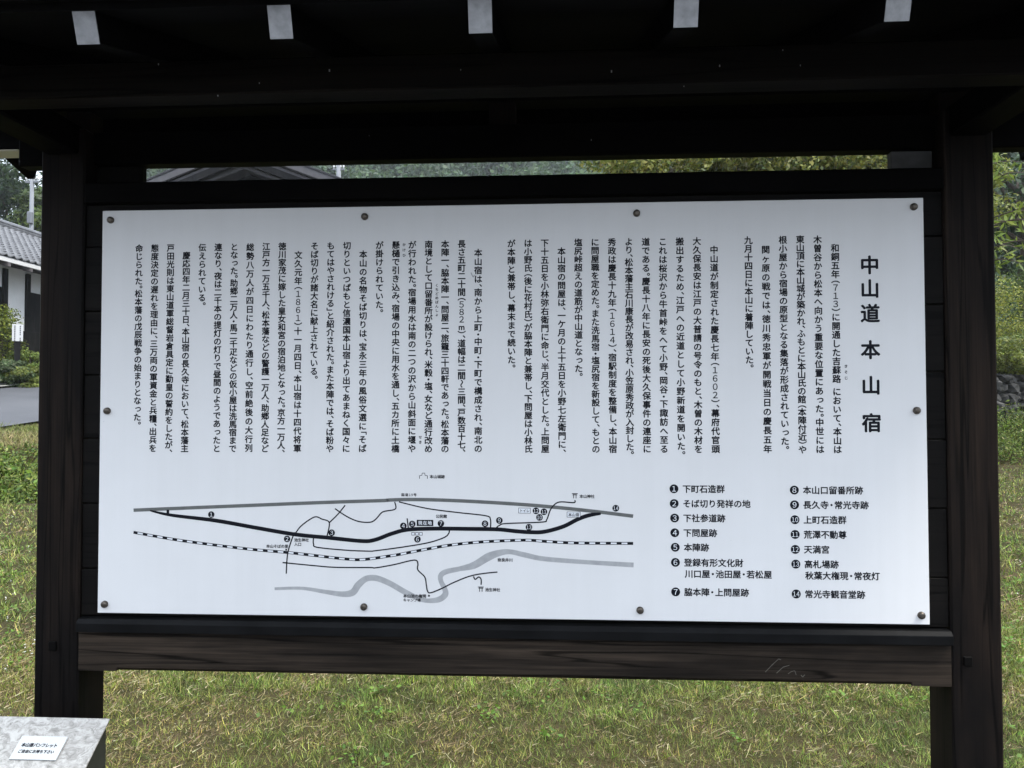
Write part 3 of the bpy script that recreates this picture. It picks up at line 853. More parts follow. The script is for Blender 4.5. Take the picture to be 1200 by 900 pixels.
sm = Print()
sm.ribbon([(834.9, 149.1), (839.6, 158.5), (842.5, 154.1)], 2.2, 0.2, 0); sm.build('smudge', [INK_PALE], info, on_panel)
def ucol(k): return 1615.3 - 36.41 * k
T, E_ = 77.0, 543.5
PARAS = [
 [(0, '　和銅五年（713）に開通した吉蘇路 において、本山は', E_), (1, '木曽谷から松本へ向かう重要な位置にあった。中世には', E_),
  (2, '東山頂に本山城が築かれ、ふもとに本山氏の館（本陣付近）や', E_), (3, '根小屋から宿場の原型となる集落が形成されていった。', 536),
  (4, '　関ヶ原の戦では、徳川秀忠軍が開戦当日の慶長五年', E_), (5, '九月十四日に本山に着陣していた。', 362)],
 [(7, '　中山道が制定された慶長七年（1602）、幕府代官頭', E_), (8, '大久保長安は江戸の大普請の号令のもと、木曽の木材を', E_),
  (9, '搬出するため、江戸への近道として小野新道を開いた。', E_ + 4), (10, 'これは桜沢から牛首峠をへて小野、岡谷・下諏訪へ至る', E_),
  (11, '道である。慶長十八年に長安の死後大久保事件の連座に', E_), (12, 'より、松本藩主石川康長が改易され、小笠原秀政が入封した。', E_ + 4),
  (13, '秀政は慶長十九年（1614）、宿駅制度を整備し、本山宿', E_), (14, 'に問屋職を定めた。また洗馬宿・塩尻宿を新設して、もとの', E_),
  (15, '塩尻峠超えの道筋が中山道となった。', 379)],
 [(16, '　本山宿の問屋は、一ケ月の上十五日を小野七左衛門に、', E_), (17, '下十五日を小林弥右衛門に命じ、半月交代とした。上問屋', E_),
  (18, 'は小野氏（後に花村氏）が脇本陣と兼帯し、下問屋は小林氏', E_), (19, 'が本陣と兼帯し、幕末まで続いた。', 360)],
 [(21, '　本山宿は、南から上町・中町・下町で構成され、南北の', E_), (22, '長さ五町二十間（582m）、道幅は二間〜三間、戸数百十七、', E_),
  (23, '本陣一、脇本陣一、問屋二、旅籠三十四軒であった。松本藩の', E_), (24, '南境として口留番所が設けられ、米穀・塩、女など通行改め', E_),
  (25, 'が行われた。宿場用水は南の二つの沢から山斜面に堰や', E_), (26, '懸樋で引き込み、宿場の中央に用水を通し、五カ所に土橋', E_), (27, 'が掛けられていた。', 237)],
 [(28, '　本山の名物そば切りは、宝永三年の風俗文選に「そば', E_), (29, '切りといつぱもと信濃国本山宿より出てあまねく国々に', E_),
  (30, 'もてはやされける」と紹介された。また本陣では、そば粉や', E_), (31, 'そば切りが諸大名に献上されている。', 383)],
 [(32, '　文久元年（1861）十一月四日、本山宿は十四代将軍', E_), (33, '徳川家茂に嫁した皇女和宮の宿泊地となった。京方一万人、', E_ + 2),
  (34, '江戸方一万五千人、松本藩などの警護一万人、助郷人足など', E_), (35, '総勢八万人が四日にわたり通行し、空前絶後の大行列', E_),
  (36, 'となった。助郷二万人・馬二千疋などの仮小屋は洗馬宿まで', E_), (37, '連なり、夜は二千本の提灯の灯りで昼間のようであったと', E_), (38, '伝えられている。', 218)],
 [(39, '　慶応四年二月三十日、本山宿の長久寺において、松本藩主', E_), (40, '戸田光則は東山道軍総督岩倉具定に勤皇の誓約をしたが、', E_ + 2),
  (41, '態度決定の遅れを理由に、三万両の軍資金と兵糧、出兵を', E_), (42, '命じられた。松本藩の戊辰戦争の始まりとなった。', 484)],
]
RUBY = [('きそじ', (1634.9, 357.6), (1634.6, 382.7)), ('くちどめばんしょ', (759.7, 176.6), (759.8, 240.8)), ('かけひ', (686.9, 85.8), (686.9, 109.3)), ('せき', (723.6, 509.0), (723.6, 520.0))]
for para in PARAS:
    p = Print()
    for k, text, end in para: p.vertical(text, ucol(k), T, end, 18.2)
    ks = [ucol(k) for k, _, _ in para]
    for text, a, c in RUBY:
        if min(ks) < a[0] - 5 < max(ks) + 22:
            n_ = len(text); st = (c[1] - a[1]) / (n_ - 1)
            for i, ch in enumerate(text): p.char(ch, a[0], a[1] + st * i, min(st * .92, 7.6))
    p.build('paragraph_lettering', [INK], info, on_panel)

HIGHWAY = [(80.1, 672.0), (203.7, 666.2), (358.2, 659.2), (511.2, 652.3), (637.5, 647.6), (656.0, 646.2), (702.6, 644.9), (779.9, 646.0), (882.4, 650.5), (984.1, 657.0), (1085.1, 666.4), (1184.4, 677.8)]
MAIN = [(118.1, 672.7), (167.6, 682.5), (266.0, 693.4), (358.6, 708.7), (445.5, 722.5), (521.7, 729.3), (592.5, 735.7), (622.7, 733.4), (662.0, 719.0), (697.6, 710.2), (759.4, 707.6), (831.2, 707.6), (892.5, 708.2), (933.2, 711.9), (963.7, 713.7), (994.1, 712.4), (1034.6, 701.0), (1064.9, 685.7), (1090.1, 676.5), (1115.3, 672.8)]
RAIL = [(80.6, 720.9), (178.6, 736.7), (281.9, 749.3), (359.0, 757.1), (430.5, 762.4), (486.4, 767.9), (562.4, 775.5), (602.7, 775.6), (663.0, 766.7), (677.1, 764.3), (728.6, 754.1), (780.0, 744.5), (831.2, 738.0), (882.3, 734.0), (953.5, 730.9), (994.1, 733.1), (1059.7, 736.0), (1184.1, 736.0)]
RIVER = [(401.4, 841.8, 6.0), (461.5, 840.1, 6.9), (512.2, 846.9, 8.9), (552.6, 851.8, 11.9), (575.3, 847.6, 14.9), (587.8, 831.1, 14.9), (605.4, 817.6, 12.9), (628.0, 816.4, 12.9), (656.6, 827.0, 12.3), (687.6, 843.9, 12.3), (718.5, 858.3, 10.2), (739.1, 863.6, 9.2), (764.7, 860.7, 12.3), (778.6, 849.9, 13.3), (777.5, 837.3, 11.3), (769.8, 822.2, 10.2), (768.8, 809.5, 11.3), (780.1, 800.8, 11.3), (810.8, 793.9, 10.2), (841.5, 786.0, 15.3), (872.1, 768.0, 17.4), (897.6, 758.7, 13.3), (920.5, 756.4, 10.2), (953.5, 763.2, 11.3), (994.0, 770.8, 10.2), (1084.7, 777.0, 9.2), (1184.8, 782.0, 10.2)]
LANES = [[(427.2, 808.7), (430.5, 763.4), (443.5, 722.5), (448.0, 719.0), (458.1, 705.9), (475.8, 691.9), (492.1, 683.8), (506.3, 688.7), (522.6, 696.5), (517.6, 726.9)], [(522.6, 696.5), (541.7, 678.0), (557.8, 658.0)], [(535.1, 665.6), (562.0, 682.8), (587.3, 693.1), (612.5, 694.9), (625.0, 688.8), (637.6, 674.9), (645.7, 670.7), (669.0, 665.5), (667.5, 650.2)], [(487.7, 729.6), (487.8, 743.0), (496.5, 750.4), (562.3, 756.2), (612.7, 757.7), (625.3, 756.6), (677.0, 749.5), (738.9, 738.8), (774.9, 727.3), (786.1, 718.1), (787.7, 709.0)], [(418.9, 784.4), (486.5, 790.2), (537.2, 793.6), (612.8, 793.3), (625.4, 793.8), (666.8, 786.3), (702.9, 777.3), (715.8, 777.1), (718.9, 784.7), (718.9, 797.4), (733.9, 812.5), (737.5, 830.2), (740.1, 842.8), (746.8, 846.3), (769.8, 837.4), (795.4, 824.4), (831.2, 809.9), (861.9, 803.5), (892.4, 800.1)], [(676.8, 650.1), (738.8, 664.0), (805.6, 672.3), (867.0, 679.0), (877.2, 687.0), (877.2, 707.3)], [(887.4, 707.2), (897.6, 699.0), (912.9, 695.4), (989.1, 691.8), (999.2, 686.2), (1006.9, 665.9), (1017.0, 653.2), (1029.7, 648.1), (1057.5, 649.5), (1060.0, 644.4)], [(840.4, 809.8), (844.0, 816.3), (851.7, 811.2), (856.8, 816.1), (856.8, 827.8)], [(695.0, 685.7), (698.1, 710.2)]]
STUB = [(158.7, 670.5), (158.8, 683.0)]
CASTLE = [(722.1, 599.3), (722.1, 592.9), (727.3, 592.1), (727.9, 587.3), (733.5, 587.3), (734.2, 592.1), (739.4, 592.9), (739.4, 599.3)]
CELLS = [(704.6, 715.8), (730.0, 722.6)]
DOT = (743.2, 852.9)
SQUARE = (426.8, 756.3)
MARKERS = {1: (257.6, 680.4), 2: (428.8, 732.6), 3: (528.2, 718.3), 4: (686.7, 702.1), 5: (706.3, 697.9), 7: (769.2, 696.4), 6: (717.8, 730.9), 8: (865.5, 696.2), 9: (896.6, 688.9), 12: (976.0, 667.6), 11: (993.2, 669.5), 10: (983.5, 681.7), 13: (960.7, 703.1), 14: (1147.4, 661.0)}
MAPTEXT = [('本山城跡', 744.4, 594.9, 33.3), ('国道19号', 681.4, 634.6, 35.1), ('公民館', 757.8, 680.9, 24.8), ('本山神社', 1069.7, 636.0, 32.7), ('トイレ', 940.3, 667.7, 21.9), ('本山宿', 1045.5, 675.5, 23.6), ('奈良井川', 892.5, 773.9, 33.0), ('池生神社', 865.6, 838.1, 32.8), ('本山池の権現', 686.7, 853.8, 50.5), ('キャンプ場', 686.7, 862.6, 38.6), ('池生神社', 444.6, 734.7, 32.9), ('入口', 444.7, 744.2, 16.2), ('本山そばの里', 382.1, 748.9, 49.4)]
HERE = [(716.2, 688.8), (752.5, 702.1)]
BOXES = [[(937.9, 661.3), (964.3, 673.3)], [(1042.5, 669.1), (1071.8, 681.3)]]
TORII = [(1059.8, 634.9, 11), (856.3, 837.3, 11)]
LEGEND = [(1, (1271.5, 618.8), (1290.0, 618.7), (1291.6, 642.8), ['下町石造群']), (2, (1271.7, 650.2), (1290.2, 650.0), (1291.8, 674.1), ['そば切り発祥の地']), (3, (1272.4, 681.1), (1290.9, 680.9), (1292.5, 705.0), ['下社参道跡']), (4, (1272.6, 712.4), (1291.1, 712.3), (1292.7, 736.3), ['下問屋跡']), (5, (1273.3, 743.3), (1291.8, 743.1), (1293.4, 767.1), ['本陣跡']), (6, (1273.5, 775.4), (1292.0, 775.3), (1293.6, 799.2), ['登録有形文化財', '川口屋・池田屋・若松屋']), (7, (1273.5, 837.9), (1292.0, 837.7), (1293.6, 861.6), ['脇本陣・上問屋跡']), (8, (1524.3, 620.3), (1542.5, 620.2), (1544.0, 644.1), ['本山口留番所跡']), (9, (1524.4, 651.4), (1542.6, 651.3), (1544.1, 675.2), ['長久寺・常光寺跡']), (10, (1524.9, 682.9), (1543.1, 682.8), (1544.6, 706.7), ['上町石造群']), (11, (1525.0, 714.0), (1543.2, 713.9), (1544.7, 737.7), ['荒澤不動尊']), (12, (1525.1, 745.5), (1543.3, 745.3), (1544.8, 769.1), ['天満宮']), (13, (1525.7, 776.5), (1543.9, 776.3), (1545.4, 800.1), ['高札場跡', '秋葉大権現・常夜灯']), (14, (1525.9, 839.3), (1544.0, 839.1), (1545.5, 862.8), ['常光寺観音堂跡'])]

mp = Print(0.022)      # one printed map: 0 black, 1 white, 2 grey, 3 pale grey
mp.ribbon([q[:2] for q in RIVER], 0, 0.12, 3, True, [q[2] for q in RIVER])
mp.ribbon(HIGHWAY, 7.6, 0.2, 2)
rp = mp.ribbon(RAIL, 6.2, 0.26, 0)
seg = np.linalg.norm(np.diff(rp, axis=0), axis=1); cum = np.concatenate([[0], np.cumsum(seg)])
s_ = 9.5
while s_ < cum[-1] - 12:
    tt = np.linspace(s_, s_ + 12.2, 5)
    mp.ribbon(np.stack([np.interp(tt, cum, rp[:, 0]), np.interp(tt, cum, rp[:, 1])], 1), 3.6, 0.34, 1, False); s_ += 22.9
for ln in LANES: mp.ribbon(ln, 2.7, 0.40, 0)
mp.ribbon(STUB, 6, 0.42, 0, False)
mp.ribbon(MAIN, 0, 0.46, 0, True, [3, 7] + [8.6] * (len(MAIN) - 3) + [5])
mp.ribbon(CASTLE, 1.5, 0.3, 0, False)
(cu0, cv0), (cu1, cv1) = CELLS
for i in range(3):
    w3 = (cu1 - cu0) / 3
    mp.quad(cu0 + i * w3, cv0, cu0 + (i + 1) * w3 - 1, cv1, 0.3, 0); mp.quad(cu0 + i * w3 + 1, cv0 + 1, cu0 + (i + 1) * w3 - 2, cv1 - 1, 0.38, 1)
for (a, c) in BOXES:
    mp.quad(a[0], a[1], c[0], c[1], 0.5, 0); mp.quad(a[0] + .9, a[1] + .9, c[0] - .9, c[1] - .9, 0.56, 1)
for (u, v, sz) in TORII:
    h = sz / 2
    mp.quad(u - h - .8, v - h, u + h + .8, v - h + 1.7, 0.3); mp.quad(u - h + .3, v - h + 3.0, u + h - .3, v - h + 4.2, 0.34)
    mp.quad(u - h * .62, v - h + 1, u - h * .62 + 1.5, v + h, 0.38); mp.quad(u + h * .62 - 1.5, v - h + 1, u + h * .62, v + h, 0.38)
    mp.quad(u - .5, v - h + 1, u + .5, v - h + 4, 0.42)
mp.disc(DOT[0], DOT[1], 2.2, 0.3); mp.quad(SQUARE[0] - 1.8, SQUARE[1] - 1.8, SQUARE[0] + 1.8, SQUARE[1] + 1.8, 0.5)
for text, u, v, wd in MAPTEXT:
    mp.horizontal(text, u, v, min(8.6, wd / len(text) * 1.02), wd, 0.62)
(a, c) = HERE
mp.quad(a[0], a[1], c[0], c[1], 0.5, 0); mp.horizontal('現在地', a[0] + 2.5, (a[1] + c[1]) / 2, 9.3, c[0] - a[0] - 5, 0.6, 1)
rm = mp.build('route_map', [INK, INK_WHITE, INK_GREY, INK_PALE], info, on_panel)
def number(p, n, u, v, r):
    p.disc(u, v, r, 0.70, 0)
    tx = str(n)
    if n < 10: p.char(tx, u, v, r * 1.62, 0.85, 1, center=True)
    else:
        p.char(tx[0], u - r * .40, v, r * 1.45, 0.85, 1, xs=.8, center=True); p.char(tx[1], u + r * .38, v, r * 1.45, 0.85, 1, xs=.8, center=True)
for n, (u, v) in MARKERS.items():
    mp = Print(0.006); number(mp, n, u, v, 7.2); mp.build('number_marker', [INK, INK_WHITE], rm, on_panel)

for n, c, a, a2, lines in LEGEND:
    p = Print(0.006); number(p, n, c[0], c[1], 9.4); p.fat = 0.026
    p.horizontal(lines[0], a[0] - .6, a[1] + .4, 17.9, None, 0.3)
    if len(lines) > 1: p.horizontal(lines[1], a2[0] - .6, a2[1] + .4, 17.9, None, 0.3)
    p.build('list_entry', [INK, INK_WHITE], info, on_panel)

# ================================================================== leaflet box on its stand, in front of the left post
lb = new_empty('leaflet_box', (-0.96, -0.30, 0), 'mottled galvanised leaflet box with sloping lid and small white notice by the left post', 'leaflet box')
def LP(x, y, z): return (x + 0.96, y + 0.30, z)
TH = math.radians(37.6); ct, st = math.cos(TH), math.sin(TH)
def lid(x, s, h): return LP(x, -0.15 - s * ct - h * st, 0.879 - s * st + h * ct)
X0, X1 = -1.148, -0.7805
b = MB()
b.prism([LP(X0 + .006, -0.152, 0.56), LP(X0 + .006, -0.152, 0.870), LP(X0 + .006, -0.152 - 0.37 * ct, 0.870 - 0.37 * st), LP(X0 + .006, -0.152 - 0.37 * ct, 0.56)], (X1 - X0 - .0105, 0, 0), 0.002)
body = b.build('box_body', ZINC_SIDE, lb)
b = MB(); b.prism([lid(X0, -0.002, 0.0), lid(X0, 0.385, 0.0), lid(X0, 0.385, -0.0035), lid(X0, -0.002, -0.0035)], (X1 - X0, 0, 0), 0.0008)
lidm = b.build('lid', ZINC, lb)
b = MB(); b.prism([lid(-0.9386, 0.0396, 0.0003), lid(-0.9386, 0.0868, 0.0003), lid(-0.9386, 0.0868, 0.0032), lid(-0.9386, 0.0396, 0.0032)], (0.0938, 0, 0), 0.0003)
b.build('notice_plate', plain('white_plastic', (0.5, 0.515, 0.515), 0.35, 0.03, 20), lidm)
p = Print()
p = Print(0.045); p.horizontal('本山宿パンフレット', 9.5, 18.8, 8.3, 73, 0.1); p.horizontal('ご自由にお持ち下さい', 9.5, 31.5, 7.2, 73, 0.1)
def on_plate(V):
    return np.array([lid(-0.9386 + u / 1000, 0.0396 + v / 1000, 0.0034 + w / 1000) for u, v, w in V])
p.build('notice_lettering', [INK], lidm, on_plate)
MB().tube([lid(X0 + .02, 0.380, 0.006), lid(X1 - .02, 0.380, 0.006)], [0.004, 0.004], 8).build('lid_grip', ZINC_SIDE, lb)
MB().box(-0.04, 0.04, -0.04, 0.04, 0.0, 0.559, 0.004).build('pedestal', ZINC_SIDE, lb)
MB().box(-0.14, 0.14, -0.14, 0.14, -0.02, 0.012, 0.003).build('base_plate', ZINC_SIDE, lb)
COL.objects.unlink(_to); bpy.data.objects.remove(_to); bpy.data.curves.remove(_tc)

# ================================================================== buildings and poles behind
PLASTER = plain('white_plaster', (0.78, 0.79, 0.80), 0.8, 0.05, 3)
BLACKW = wood('charred_black_boards', 2, (0.012, 0.012, 0.013), (0.04, 0.037, 0.035), 0.7)
SOFFIT = plain('weathered_soffit', (0.11, 0.10, 0.105), 0.8, 0.2, 6)
GREYPL = plain('grey_plaster_gable', (0.095, 0.092, 0.098), 0.85, 0.12, 4)
EDGEW = plain('white_eave_edge', (0.62, 0.62, 0.62), 0.6, 0.06, 8)
def tile_mat():
    m, n, l, b = mat_new('silver_grey_roof_tile')
    v = mapped(n, l, (1, 1, 1)); a = noise(n, l, 6, 4, 0.6, v)
    r = ramp(n, [(0.3, (0.055, 0.057, 0.064)), (0.7, (0.13, 0.133, 0.143))]); l.new(a.outputs['Fac'], r.inputs['Fac'])
    l.new(r.outputs['Color'], b.inputs['Base Color']); b.inputs['Roughness'].default_value = 0.42
    return m
TILE = tile_mat()
POLEM = plain('grey_galvanised_pole', (0.17, 0.18, 0.2), 0.6, 0.1, 2)

def tiled_slope(x_e, z_e, x_r, z_r, y0, y1, tile_w=0.30, tile_l=0.27):
    """pantile sheet: rounded rolls running from ridge to eave, each course stepped over the one below"""
    nrow = max(2, int(math.hypot(x_r - x_e, z_r - z_e) / tile_l)); ncol = int((y1 - y0) / tile_w)
    sub = 6; Vs, Fs = [], []
    dx, dz = (x_r - x_e) / nrow, (z_r - z_e) / nrow; L = math.hypot(dx, dz)
    nx, nz = -dz / L, dx / L
    if nz < 0: nx, nz = -nx, -nz
    ys = np.linspace(y0, y1, ncol * sub + 1); prof = 0.045 * np.maximum(0, np.cos((ys - y0) / tile_w * 2 * np.pi)) ** 1.0 + 0.012 * np.cos((ys - y0) / tile_w * 2 * np.pi)
    base = 0
    for r in range(nrow):
        rows = []
        for (f, h) in ((0, 0.002), (0, 0.045), (1.0, 0.012)):
            cx, cz = x_e + dx * (r + f), z_e + dz * (r + f)
            hh = prof + h
            Vs.append(np.stack([cx + nx * hh, ys, cz + nz * hh], 1)); rows.append(np.arange(len(ys)) + base); base += len(ys)
        for A, B in zip(rows[:-1], rows[1:]):
            Fs.append(np.stack([A[:-1], A[1:], B[1:], B[:-1]], 1))
    return np.concatenate(Vs), np.concatenate(Fs)

# white walled house with tiled roof, seen past the left post
hw = new_empty('plaster_house', (-18.8, 19.0, 2.2), 'white plastered house with black boards and silver grey tiled roof, left of the notice board', 'house')
def HP(x, y, z): return (x + 18.8, y - 19.0, z - 2.2)
WX, EX, EZ, RX_, RZ_ = -15.95, -15.15, 5.60, -18.85, 7.62
HY0, HY1 = 12.5, 31.0
MBb = lambda x0, x1, y0, y1, z0, z1, bev=0.0: MB().box(x0 + 18.8, x1 + 18.8, y0 - 19.0, y1 - 19.0, z0 - 2.2, z1 - 2.2, bev)
b = MBb(-21.7, WX, HY0, HY1, 1.6, 5.62); b.prism([HP(-21.7, HY0, 5.62), HP(WX, HY0, 5.62), HP(RX_, HY0, 7.35)], (0, HY1 - HY0, 0))
wall = b.build('wall', PLASTER, hw)
# black board dado, posts and head beam on the side wall facing the lawn
for (ya, yb, za, zb) in ((HY0, 19.70, 3.75, 4.94), (20.86, 26.0, 3.75, 4.96), (26.2, HY1, 3.75, 4.96)):
    MBb(WX + 0.004, WX + 0.05, ya, yb, za, zb, 0.004).build('board_panel', BLACKW, hw)
for yy in (13.5, 16.6, 19.81, 20.78, 23.5, 26.1, 29.0):
    MBb(WX + 0.006, WX + 0.075, yy - .09, yy + .09, 1.9, 5.5, 0.005).build('wall_post', BLACKW, hw)
MBb(WX + 0.004, WX + 0.07, HY0, HY1, 1.7, 3.745, 0.005).build('plinth_boards', BLACKW, hw)
b = MB(); b.prism([HP(EX, HY0 - .6, EZ - .11), HP(WX - .1, HY0 - .6, EZ + .11), HP(WX - .1, HY0 - .6, EZ + .17), HP(EX, HY0 - .6, EZ - .05)], (0, HY1 - HY0 + 1.2, 0)); b.build('soffit', SOFFIT, hw)
for k in range(int((HY1 - HY0) / 0.9)):
    yy = HY0 + k * 0.9
    MB().prism([HP(EX + .08, yy, EZ - .22), HP(WX, yy, EZ - .02), HP(WX, yy, EZ + .10), HP(EX + .08, yy, EZ - .12)], (0, .1, 0)).build('rafter_end', SOFFIT, hw)
MBb(EX - 0.02, EX + 0.05, HY0 - .6, HY1 + .6, EZ - .10, EZ + .03, 0.008).build('eave_edge', EDGEW, hw)
V, Fq = tiled_slope(EX + .06, EZ + .03, RX_, RZ_, HY0 - .7, HY1 + .7)
rf = np_mesh('tiled_roof', V + np.array([18.8, -19.0, -2.2]), Fq, TILE, hw, smooth=False)
V, Fq = tiled_slope(-22.55, EZ + .03, RX_, RZ_, HY0 - .7, HY1 + .7)
np_mesh('tiled_roof', V + np.array([18.8, -19.0, -2.2]), Fq, TILE, hw)
b = MB(); b.tube([HP(RX_, HY0 - .75, RZ_ + .13), HP(RX_, HY1 + .75, RZ_ + .13)], [.14, .14], 10)
b.box(RX_ - .16 + 18.8, RX_ + .16 + 18.8, HY0 - .72 - 19, HY1 + .72 - 19, RZ_ - .03 - 2.2, RZ_ + .09 - 2.2, .02); b.build('ridge_tiles', TILE, hw)

# dark timbered gable house seen through the slot above the panel
gh = new_empty('gable_house', (-9.71, 22.6, 2.1), 'dark timber framed house with grey gable, glimpsed through the slot above the panel', 'house')
GA = 9.79; SL = 0.385; HWd = 4.6
def gz(x): return GA - SL * abs(x)
def G(x, y, z): return (x, y, z - 2.1)
b = MB(); b.prism([G(-4.0, 0, 1.6), G(4.0, 0, 1.6), G(4.0, 0, gz(4.0) - .32), G(0, 0, GA - .32), G(-4.0, 0, gz(4.0) - .32)], (0, 9, 0)); b.build('wall', GREYPL, gh)
def bargeband(sgn, d0, d1, y0, y1, name, mat):
    b = MB(); b.prism([G(0, y0, GA - d0), G(sgn * HWd, y0, GA - SL * HWd - d0), G(sgn * HWd, y0, GA - SL * HWd - d1), G(0, y0, GA - d1)], (0, y1 - y0, 0), 0.006); return b.build(name, mat, gh)
for sg in (-1, 1):
    bargeband(sg, 0.0, 0.07, -0.95, 9.6, 'roof_slab', ROOFM)
    bargeband(sg, 0.073, 0.30, -0.93, -0.86, 'barge_board', GREYPL)
    bargeband(sg, 0.302, 0.355, -0.95, -0.80, 'barge_trim', BLACKW)
    bargeband(sg, 0.357, 0.46, -0.86, -0.80, 'under_barge', GREYPL)
    bargeband(sg, 0.462, 0.69, -0.90, -0.76, 'verge_beam', BLACKW)
    bargeband(sg, 0.70, 0.80, -0.66, -0.60, 'inner_barge', GREYPL)
    bargeband(sg, 0.83, 1.0, -0.10, -0.01, 'gable_rafter', BLACKW)
b = MB(); b.box(-.06, .06, -.08, -.012, GA - 3.2 - 2.1, GA - 0.98 - 2.1, .005); b.build('king_post', BLACKW, gh)
b = MB(); b.box(-3.4, 3.4, -.085, -.012, GA - 2.35 - 2.1, GA - 2.0 - 2.1, .005); b.build('tie_beam', BLACKW, gh)
for x in (-3.0, -1.0, 1.0, 3.0):
    MB().box(x - .07, x + .07, -.075, -.012, 0.0, GA - 2.4 - 2.1, .005).build('wall_post', BLACKW, gh)
for x in (-2.0, 2.0):
    w_ = MB().box(x - .75, x + .75, -.05, -.012, 3.4, 4.6, .005).build('window', BLACKW, gh)
    MB().box(x - .66, x + .66, -.058, -.051, 3.5, 4.5, .002).build('pane', plain('dark_window_glass', (0.03, 0.035, 0.04), 0.08, 0.1), w_)

# utility poles
def pole(loc, h, r0, label, arm=1.1):
    g = new_empty('utility_pole', loc, label, 'utility pole', 'utility poles behind the notice board')
    MB().tube([(0, 0, -.5), (0, 0, h)], [r0, r0 * .72], 14).build('shaft', POLEM, g, smooth=True)
    MB().box(-arm, arm, -.05, .05, h - .55, h - .44, .01).build('cross_arm', POLEM, g)
    for x in (-arm * .8, -arm * .3, arm * .3, arm * .8):
        MB().tube([(x, 0, h - .44), (x, 0, h - .36), (x, 0, h - .34), (x, 0, h - .2)], [.03, .03, .07, .05], 8).build('insulator', EDGEW, g)
    MB().box(-.12, .12, -.2, .0, h - 2.6, h - 2.0, .03).build('switch_box', POLEM, g)
    return g
pole((-25.72, 34.7, 3.6), 9.45, 0.125, 'grey utility pole rising behind the tiled roof, left of the left post', 0.34)
pole((-13.9, 47.2, 6.0), 11.3, 0.2, 'pale utility pole seen in the slot, right of the dark gable', 0.4)

# small white notice on a black post beside the road
sg_ = new_empty('notice_sign', (-14.277, 18.119, 2.390), 'small white notice with two columns of black writing on a black post beside the road', 'sign')
sg_.rotation_euler = (0, 0, R(34))
MB().box(-.07, .07, -.04, .04, -.4, 1.27, .006).build('post', BLACKW, sg_)
pl = MB().box(-.125, .125, -.062, -.042, 0.83, 1.285, .003).build('plate', plain('white_sign_enamel', (0.55, 0.56, 0.57), .4, .03, 10), sg_)
MB().box(-.13, .13, -.04, -.03, 0.825, 1.29).build('back_board', BLACKW, sg_)
b = MB()
for cx, n_ in ((0.062, 8), (-0.062, 9)):
    for i in range(n_):
        if cx > 0 and i == 5: continue
        z = 1.255 - (i + .5) * .43 / n_; hh = .43 / n_ * .36
        for q in range(3): b.box(cx - .016, cx + .016, -.0645, -.0625, z - hh + q * hh * .8, z - hh + q * hh * .8 + hh * .3)
        b.box(cx - .004, cx + .006, -.0648, -.0626, z - hh, z + hh)
b.build('lettering', INK, pl)

# dry stone retaining wall at the right edge of the lawn
STONE = plain('dark_field_stone', (0.045, 0.044, 0.042), 0.9, 0.6, 5, 0, 0.6)
sw = new_empty('stone_wall', (12.5, 19.3, 0.6), 'dark dry stone retaining wall under the hedge at the right', 'wall')
b = MB(); rs = np.random.default_rng(5)
for row in range(6):
    s = 14.4
    while s < 30:
        w_ = rs.uniform(.18, .6); hh = .27 * rs.uniform(.8, 1.25)
        t = 1.28 + row * 0.035 + rs.uniform(-.04, .04)
        cx, cy = TL[0] + (s + w_ / 2) * TD[0] + t * TN[0], TL[1] + (s + w_ / 2) * TD[1] + t * TN[1]
        tb = bmesh.new(); bmesh.ops.create_icosphere(tb, subdivisions=2, radius=1)
        ph = rs.uniform(0, 6, 3)
        for v in tb.verts:
            c = v.co; q = 1 + .2 * math.sin(c.x * 3 + ph[0]) + .17 * math.sin(c.y * 4 + ph[1]) + .1 * math.sin(c.z * 3.5 + ph[2])
            f = 1 / max(abs(c.x), abs(c.y), abs(c.z)) ** .75
            v.co = c * q * f
        tb.transform(Matrix.Translation((cx - 12.5, cy - 19.3, 0.30 + row * .255 + rs.uniform(-.05, .05))) @ Matrix.Rotation(math.atan2(TD[1], TD[0]), 4, 'Z') @ Matrix.Rotation(rs.uniform(-.3, .3), 4, 'Y') @ Matrix.Diagonal((w_ * .5, .2, hh * .5 * rs.uniform(.85, 1.1), 1)))
        b.merge(tb); s += w_ * rs.uniform(.88, .98)
b.build('stonework', STONE, sw)

# damp summer air: far slopes fade to pale blue green
hz = bpy.data.materials.new('damp_air'); hz.use_nodes = True
hn, hl = hz.node_tree.nodes, hz.node_tree.links; hn.clear()
ho = hn.new('ShaderNodeOutputMaterial'); hv = hn.new('ShaderNodeVolumePrincipled')
hv.inputs['Color'].default_value = (0.9, 0.95, 1.0, 1); hv.inputs['Density'].default_value = 0.00042; hv.inputs['Anisotropy'].default_value = 0.2
hl.new(hv.outputs['Volume'], ho.inputs['Volume'])
tag(MB().box(-445, 445, -48, 445, -1.2, 205).build('haze', hz), kind='stuff')
S.cycles.volume_bounces = 1

# ================================================================== trees and shrubs
DK = [(0.018, 0.04, 0.012), (0.028, 0.055, 0.016), (0.022, 0.045, 0.02), (0.04, 0.07, 0.02)]
MID = [(0.055, 0.09, 0.018), (0.08, 0.115, 0.022), (0.06, 0.09, 0.025)]
YEL = [(0.16, 0.18, 0.03), (0.2, 0.205, 0.04), (0.10, 0.13, 0.024), (0.23, 0.215, 0.055), (0.06, 0.08, 0.02)]
LIT = [(0.145, 0.18, 0.025), (0.185, 0.215, 0.035), (0.09, 0.12, 0.02), (0.215, 0.235, 0.05)]
def gh_(x, y): return float(height(x, y))

